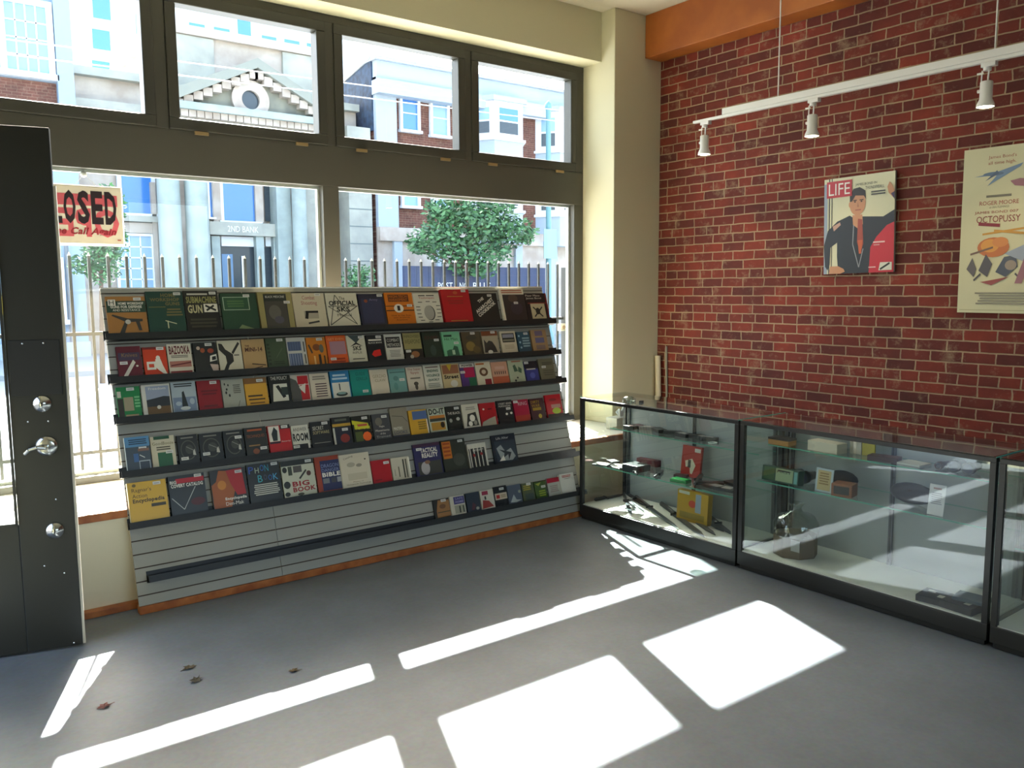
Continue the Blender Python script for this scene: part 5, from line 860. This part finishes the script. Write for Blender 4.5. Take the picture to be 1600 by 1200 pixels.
# arched window
x0_, x1_, z0_, z1_ = RR(413, 427, 290, 346, YR); q = MB()
pts = [(x0_, YR-.04, z0_), (x1_, YR-.04, z0_)]+[(x0_+(x1_-x0_)*math.cos(t), YR-.04, z0_+.5+(z1_-z0_+.3)*math.sin(t)) for t in [k*math.pi/20 for k in range(11)]]
q.prism(pts, (0, .04, 0), M_dkp); aw = q.build('arched_window', tm)
q = MB(); q.tube([(p[0]+.04, YR-.08, p[2]) for p in pts[1:]], .06, M_wf); q.build('window_frame', aw)
slab('white_pier', 399, 411, 285, 347, YR-.2, .2, M_lime2); slab('white_pier', 333, 345, 285, 347, YR-.2, .2, M_lime2)
slab('door_recess', 325, 435, 385, 520, YR-.02, .03, M_dkp); slab('white_panel', 346, 402, 370, 385, YR-.1, .1, M_wf); slab('white_panel', 415, 429, 370, 385, YR-.1, .1, M_wf)
for a, b in ((334, 347), (403, 415), (430, 437)): slab('door_column', a, b, 369, 520, YR-.35, .25, M_col)
slab('door_glass', 349, 366, 397, 520, YR-.06, .03, mat('door_blue_glass', '#5c7c9c', .2)); slab('door_post', 380, 383, 400, 520, YR-.08, .04, M_wf); slab('door_glass', 325, 332, 400, 520, YR-.06, .03, mat('door_blue_glass'))
q = on(374, 358, 1, Y+.49); P = Print(on(356, 362, 1, Y+.498)+Vector((0, -.002, 0)), Vector((1.05, 0, 0)), Vector((0, 0, .2)), (0, -1, 0), .004); P.t('2ND BANK', 0, 0, 1, 1, '#d8dcd8'); P.mb.build('carved_lettering', tm)
# right brick building
rb = thing('brick_rowhouse', 'brick building with pale cornice and white bay windows across the street', 'building', (on(740, 300, 1, Y).x, Y+3, GZ))
x0 = on(584, 200, 1, Y).x; x1 = on(1010, 200, 1, Y).x; zt = on(735, 112, 1, Y-.5).z; zk = on(660, 147, 1, Y).z; zg = on(700, 360, 1, Y).z; zs = on(597, 300, 1, Y).z
MB().box(x0, x1, Y, Y+8, GZ, zt-.4, M_bk).build('wall', rb)
q = MB(); q.box(x0, x1, Y-.15, Y, zk, zt-.9, M_cream).box(x0-.05, x1, Y-.55, Y, zt-1.3, zt-.8, M_cream).box(x0, x1, Y-.3, Y+.4, zt-.8, zt-.05, M_cream).box(x0-.1, x1, Y-.42, Y+.4, zt-.12, zt, M_cream).box(x0, x1, Y-.25, Y, zk-.02, zk+.3, M_cream); q.build('cornice', rb)
a, b = on(597, 300, 1, Y).x, on(616, 200, 1, Y).x
MB().box(x0, b, Y-.2, Y, zg, zk, M_cream).build('pilaster', rb)
q = MB(); q.box(x0, x1, Y-.3, Y, zg-.5, zg, M_lime2).box(x0, x1, Y-.1, Y, GZ+.001, zg-.5, M_lime2)
for k in range(8): xx = x0+.6+k*1.9; q.box(xx, xx+.35, Y-.25, Y-.1, GZ+.001, zg-.5, M_cream)
q.build('shopfront', rb)
for a_, b_, c_, d_ in ((627, 651, 151, 204), (674, 697, 158, 212)): win(rb, a_, b_, c_, d_, Y-.02, 1, 2, M_blue if a_ == 627 else M_palw, .1)
for a_, b_ in ((629, 651), (676, 698)): win(rb, a_, b_, 262, 322, Y-.02, 1, 2, M_palw, .1)
def bay(pa_, pb_, pc0, pc1, top, bot):
    x0_, x1_, z0_, z1_ = RR(pa_, pb_, top, bot, Y-.4); w3 = (x1_-x0_)*.22; y_ = Y-.85; q = MB()
    base = [(x0_, Y, 0), (x0_+w3, y_, 0), (x1_-w3, y_, 0), (x1_, Y, 0)]
    def pr(za, zb2, mm, g=0):
        q.prism([(p[0]+(g if k > 1 else -g), p[1]-(g if k in (1, 2) else 0), za) for k, p in enumerate(base)], (0, 0, zb2-za), mm)
    h = z1_-z0_; pr(z0_-1.1, z0_, M_cream); pr(z0_, z1_, M_wf); pr(z1_, z1_+.18, M_cream, .12); pr(z0_-.08, z0_+.02, M_wf, .08); pr(z0_-1.3, z0_-1.1, M_cream, .05)
    o = q.build('bay_window', rb); g = MB()
    xm0, xm1 = x0_+w3+.25, x1_-w3-.25
    g.box(xm0, xm1, y_-.02, y_, z0_+h*.5, z1_-.25, M_blue).box(xm0, xm1, y_-.02, y_, z0_+.2, z0_+h*.45, M_dkp)
    for s in (0, 1):
        A = Vector(base[0] if s == 0 else base[3]); Bq = Vector(base[1] if s == 0 else base[2]); d = Bq-A; n_ = Vector((-d.y, d.x, 0)).normalized(); n_ = n_ if n_.y < 0 else -n_
        for za, zb2, mm in ((z0_+.2, z0_+h*.45, M_dkp), (z0_+h*.5, z1_-.25, M_palw)):
            p0, p1 = A+d*.25+n_*.02, A+d*.8+n_*.02
            g.add([(p0.x, p0.y, za), (p1.x, p1.y, za), (p1.x, p1.y, zb2), (p0.x, p0.y, zb2)], [(0, 1, 2, 3)], mm)
    g.build('pane', o)
bay(744, 823, 0, 0, 163, 220); bay(846, 925, 0, 0, 180, 240); bay(744, 823, 0, 0, 285, 330); bay(846, 925, 0, 0, 300, 338)
# its dark side wall
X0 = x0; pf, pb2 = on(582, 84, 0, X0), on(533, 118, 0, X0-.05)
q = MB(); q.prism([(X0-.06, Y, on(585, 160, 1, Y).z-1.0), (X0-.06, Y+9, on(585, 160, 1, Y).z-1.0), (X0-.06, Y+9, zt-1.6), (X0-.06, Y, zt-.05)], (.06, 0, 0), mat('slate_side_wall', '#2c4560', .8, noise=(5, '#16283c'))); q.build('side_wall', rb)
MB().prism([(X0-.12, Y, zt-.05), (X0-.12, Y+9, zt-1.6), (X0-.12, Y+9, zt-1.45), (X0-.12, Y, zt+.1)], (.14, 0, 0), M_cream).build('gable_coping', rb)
# pale joined block between bank and brick house
jb = tm
a, b, _, _ = RR(547, 596, 300, 440, Y-.1); b = min(b, on(584, 200, 1, Y).x-.2); z1 = on(575, 200, 1, Y-.1).z
q = MB(); q.box(a, b, Y-.1, Y+.98, GZ, z1, M_lime); q.build('side_bay', jb)
q = MB()
for k in range(10): zz = GZ+.5+k*.62; q.box(a-.002, b+.002, Y-.108, Y-.1, zz, zz+.04, mat('joint_grey', '#6f7876', .9))
q.build('stone_joints', jb)
# white tower blocks behind
def tower(Yt, pxa, pxb, pytop, name, label, wins, m_, zlift=6):
    a, b = on(pxa, 60, 1, Yt).x, on(pxb, 60, 1, Yt).x; z = on((pxa+pxb)/2, pytop, 1, Yt).z
    o = thing(name, label, 'building', ((a+b)/2, Yt+5, GZ)); MB().box(a, b, Yt, Yt+10, GZ, z, m_).build('wall', o)
    q = MB(); zz = 3
    while zz < z: q.box(a-.03, b+.03, Yt-.03, Yt, zz, zz+.05, mat('tower_joint', '#a9b6c2', .8)); zz += 1.1
    q.build('panel_joints', o)
    for (c, d, e, f) in wins:
        x0_, x1_, z0_, z1_ = RR(c, d, e, f, Yt-.06); MB().box(x0_, x1_, Yt-.06, Yt, z0_, z1_, M_blue).build('window', o)
    return o
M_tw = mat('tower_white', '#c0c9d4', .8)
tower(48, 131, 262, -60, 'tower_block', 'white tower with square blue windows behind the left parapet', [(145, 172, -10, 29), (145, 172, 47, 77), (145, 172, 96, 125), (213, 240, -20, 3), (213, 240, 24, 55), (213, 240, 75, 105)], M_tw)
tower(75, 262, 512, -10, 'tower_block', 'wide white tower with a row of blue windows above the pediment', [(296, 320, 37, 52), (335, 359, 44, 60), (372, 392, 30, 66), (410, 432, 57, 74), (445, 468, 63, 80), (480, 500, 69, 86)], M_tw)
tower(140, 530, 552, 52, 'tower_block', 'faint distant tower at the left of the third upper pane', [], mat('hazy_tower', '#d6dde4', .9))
# hoarding
Yh = 17.4; x0, x1, z0, z1 = RR(632, 852, 417, 500, Yh)
hd = thing('street_hoarding', 'dark blue plywood hoarding with white no-posters lettering', 'hoarding', ((x0+x1)/2, Yh, GZ)); MB().box(x0, x1, Yh, Yh+.1, GZ+.001, z1, mat('hoarding_blue', '#3c4660', .8)).build('board', hd)
q = MB(); k = x0
while k < x1: q.box(k, k+.03, Yh-.01, Yh, GZ+.01, z1, mat('hoarding_seam', '#3a435a', .8)); k += .45
q.build('board_seams', hd)
a, b, c_, d_ = RR(684, 766, 436, 450, Yh); P = Print((a, Yh-.011, c_-.1), (b-a, 0, 0), (0, 0, d_-c_), (0, -1, 0), .004)
P.t('POST', 0, .2, .27, .95, '#d8dce0'); P.t('NO', .4, .2, .56, .95, '#d8dce0'); P.t('BILLS', .66, .2, 1, .95, '#d8dce0'); P.mb.build('stencil_lettering', hd)
# trees
M_lf = mat('leaf_green', '#4f7a4e', .6); M_lf2 = mat('leaf_dark_green', '#35583c', .6); M_bark = mat('bark', '#5a4c40', .9)
def tree(name, label, blobs, base, n, ls, forks, tr=.09):
    o = thing(name, label, 'tree', base); q = MB()
    q.cyl(base, forks[0], tr, M_bark, r1=tr*.7, n=8)
    for f in forks[1:]: q.cyl(forks[0], f, tr*.5, M_bark, r1=tr*.15, n=6)
    q.build('trunk', o); g = MB()
    tot = sum(b[3]*b[4] for b in blobs)
    for (bx_, by_, bz_, rx, rz) in blobs:
        for i in range(int(n*rx*rz/tot)):
            while True:
                v = Vector((random.uniform(-1, 1), random.uniform(-1, 1), random.uniform(-1, 1)))
                if v.length < 1: break
            v = v*(.55+.45*v.length)
            c = Vector((bx_+v.x*rx, by_+v.y*rx*.7, bz_+v.z*rz)); s_ = ls*random.uniform(.6, 1.3)
            d1 = Vector((random.gauss(0, 1), random.gauss(0, 1), random.gauss(0, .5))).normalized(); d2 = d1.orthogonal().normalized()
            d2 = (d2*math.cos(i)+d1.cross(d2)*math.sin(i))
            g.add([c-d1*s_, c+d2*s_*.45, c+d1*s_, c-d2*s_*.45], [(0, 1, 2, 3)], M_lf if random.random() < .6 else M_lf2)
    g.build('foliage', o); return o
Yt = 16.9
def at(px, py, Yq=Yt): return on(px, py, 1, Yq)
def blob(px, py, rpx, rpy, Yq=Yt):
    a = at(px, py, Yq); b = at(px+rpx, py, Yq); c = at(px, py-rpy, Yq); return (a.x, Yq, a.z, b.x-a.x, c.z-a.z)
bs = at(728, 470); bs.z = GZ+.001
tree('street_tree', 'broad green street tree outside the right window', [blob(735, 345, 62, 40), blob(690, 372, 52, 26), blob(785, 362, 50, 30), blob(735, 395, 62, 26), blob(660, 385, 26, 14), blob(742, 420, 38, 16), blob(770, 325, 34, 22), blob(700, 330, 36, 22), blob(820, 370, 16, 12)], bs, 5200, .11, [at(730, 425), at(690, 375), at(780, 365), at(735, 345), at(655, 385), at(760, 330)])
bs = at(158, 560, 14.5); bs.z = GZ-.119
tree('young_street_tree', 'slender leafy tree behind the closed sign', [blob(160, 400, 34, 48, 14.5), blob(128, 415, 22, 18, 14.5), blob(168, 320, 30, 34, 14.5), blob(185, 375, 16, 30, 14.5)], bs, 1500, .075, [at(158, 440, 14.5), at(130, 410, 14.5), at(165, 320, 14.5), at(188, 370, 14.5), at(150, 360, 14.5)], .06)
bs = at(560, 470, 17.2); bs.z = GZ+.001
tree('round_shrub', 'low grey-green shrub left of the hoarding', [blob(562, 432, 26, 20, 17.2), blob(552, 460, 28, 26, 17.2)], bs, 900, .08, [at(560, 450, 17.2), at(550, 430, 17.2), at(572, 428, 17.2)], .05)
# lamp post and sign
Yp = 16.8; p = at(857, 330, Yp); M_tl = mat('teal_post_paint', '#5f8a90', .5); lp = thing('lamp_post', 'teal steel lamp post outside the right window', 'lamp post', (p.x, Yp, GZ))
zt_ = on(857, 158, 1, Yp).z; q = MB(); q.lathe((p.x, Yp, GZ+.001), [(.2, 0), (.2, .3), (.11, .5), (.095, 2.5), (.085, zt_-.2), (.12, zt_-.15), (.12, zt_), (0, zt_+.12)], M_tl, 14); q.build('post', lp)
x0, x1, z0, z1 = RR(850, 870, 358, 404, Yp-.13); MB().box(x0, x1, Yp-.13, Yp-.11, z0, z1, mat('grey_green_plate', '#7f9a96', .6)).build('sign_plate', lp)
p = on(2, 477, 1, 16.8); ys = thing('street_sign', 'small yellow and orange street sign seen through the door glass', 'sign', (p.x, 16.8, GZ))
MB().cyl((p.x, 16.8, GZ+.001), (p.x, 16.8, p.z+.25), .03, M_iron).build('post', ys); MB().box(p.x-.2, p.x+.2, 16.74, 16.765, p.z-.22, p.z+.2, K('#d8b01c')).box(p.x-.2, p.x, 16.735, 16.74, p.z-.22, p.z, K('#c0502a')).build('sign_plate', ys)
# overhead cables
Yw = 10.0
for a, b, lb_ in (((-80, 50), (760, 158), 'upper pale overhead cable crossing in front of the old bank'), ((-80, 74), (760, 176), 'lower pale overhead cable crossing in front of the old bank')):
    A, Bq = on(*a, 1, Yw), on(*b, 1, Yw); A = A-(Bq-A)*2; Bq = Bq+(Bq-A)*.6
    tag(MB().tube([A, (A+Bq)/2, Bq], .011, mat('pale_cable', '#999ca0', .6), 6).build('overhead_cable'), lb_, 'cable')
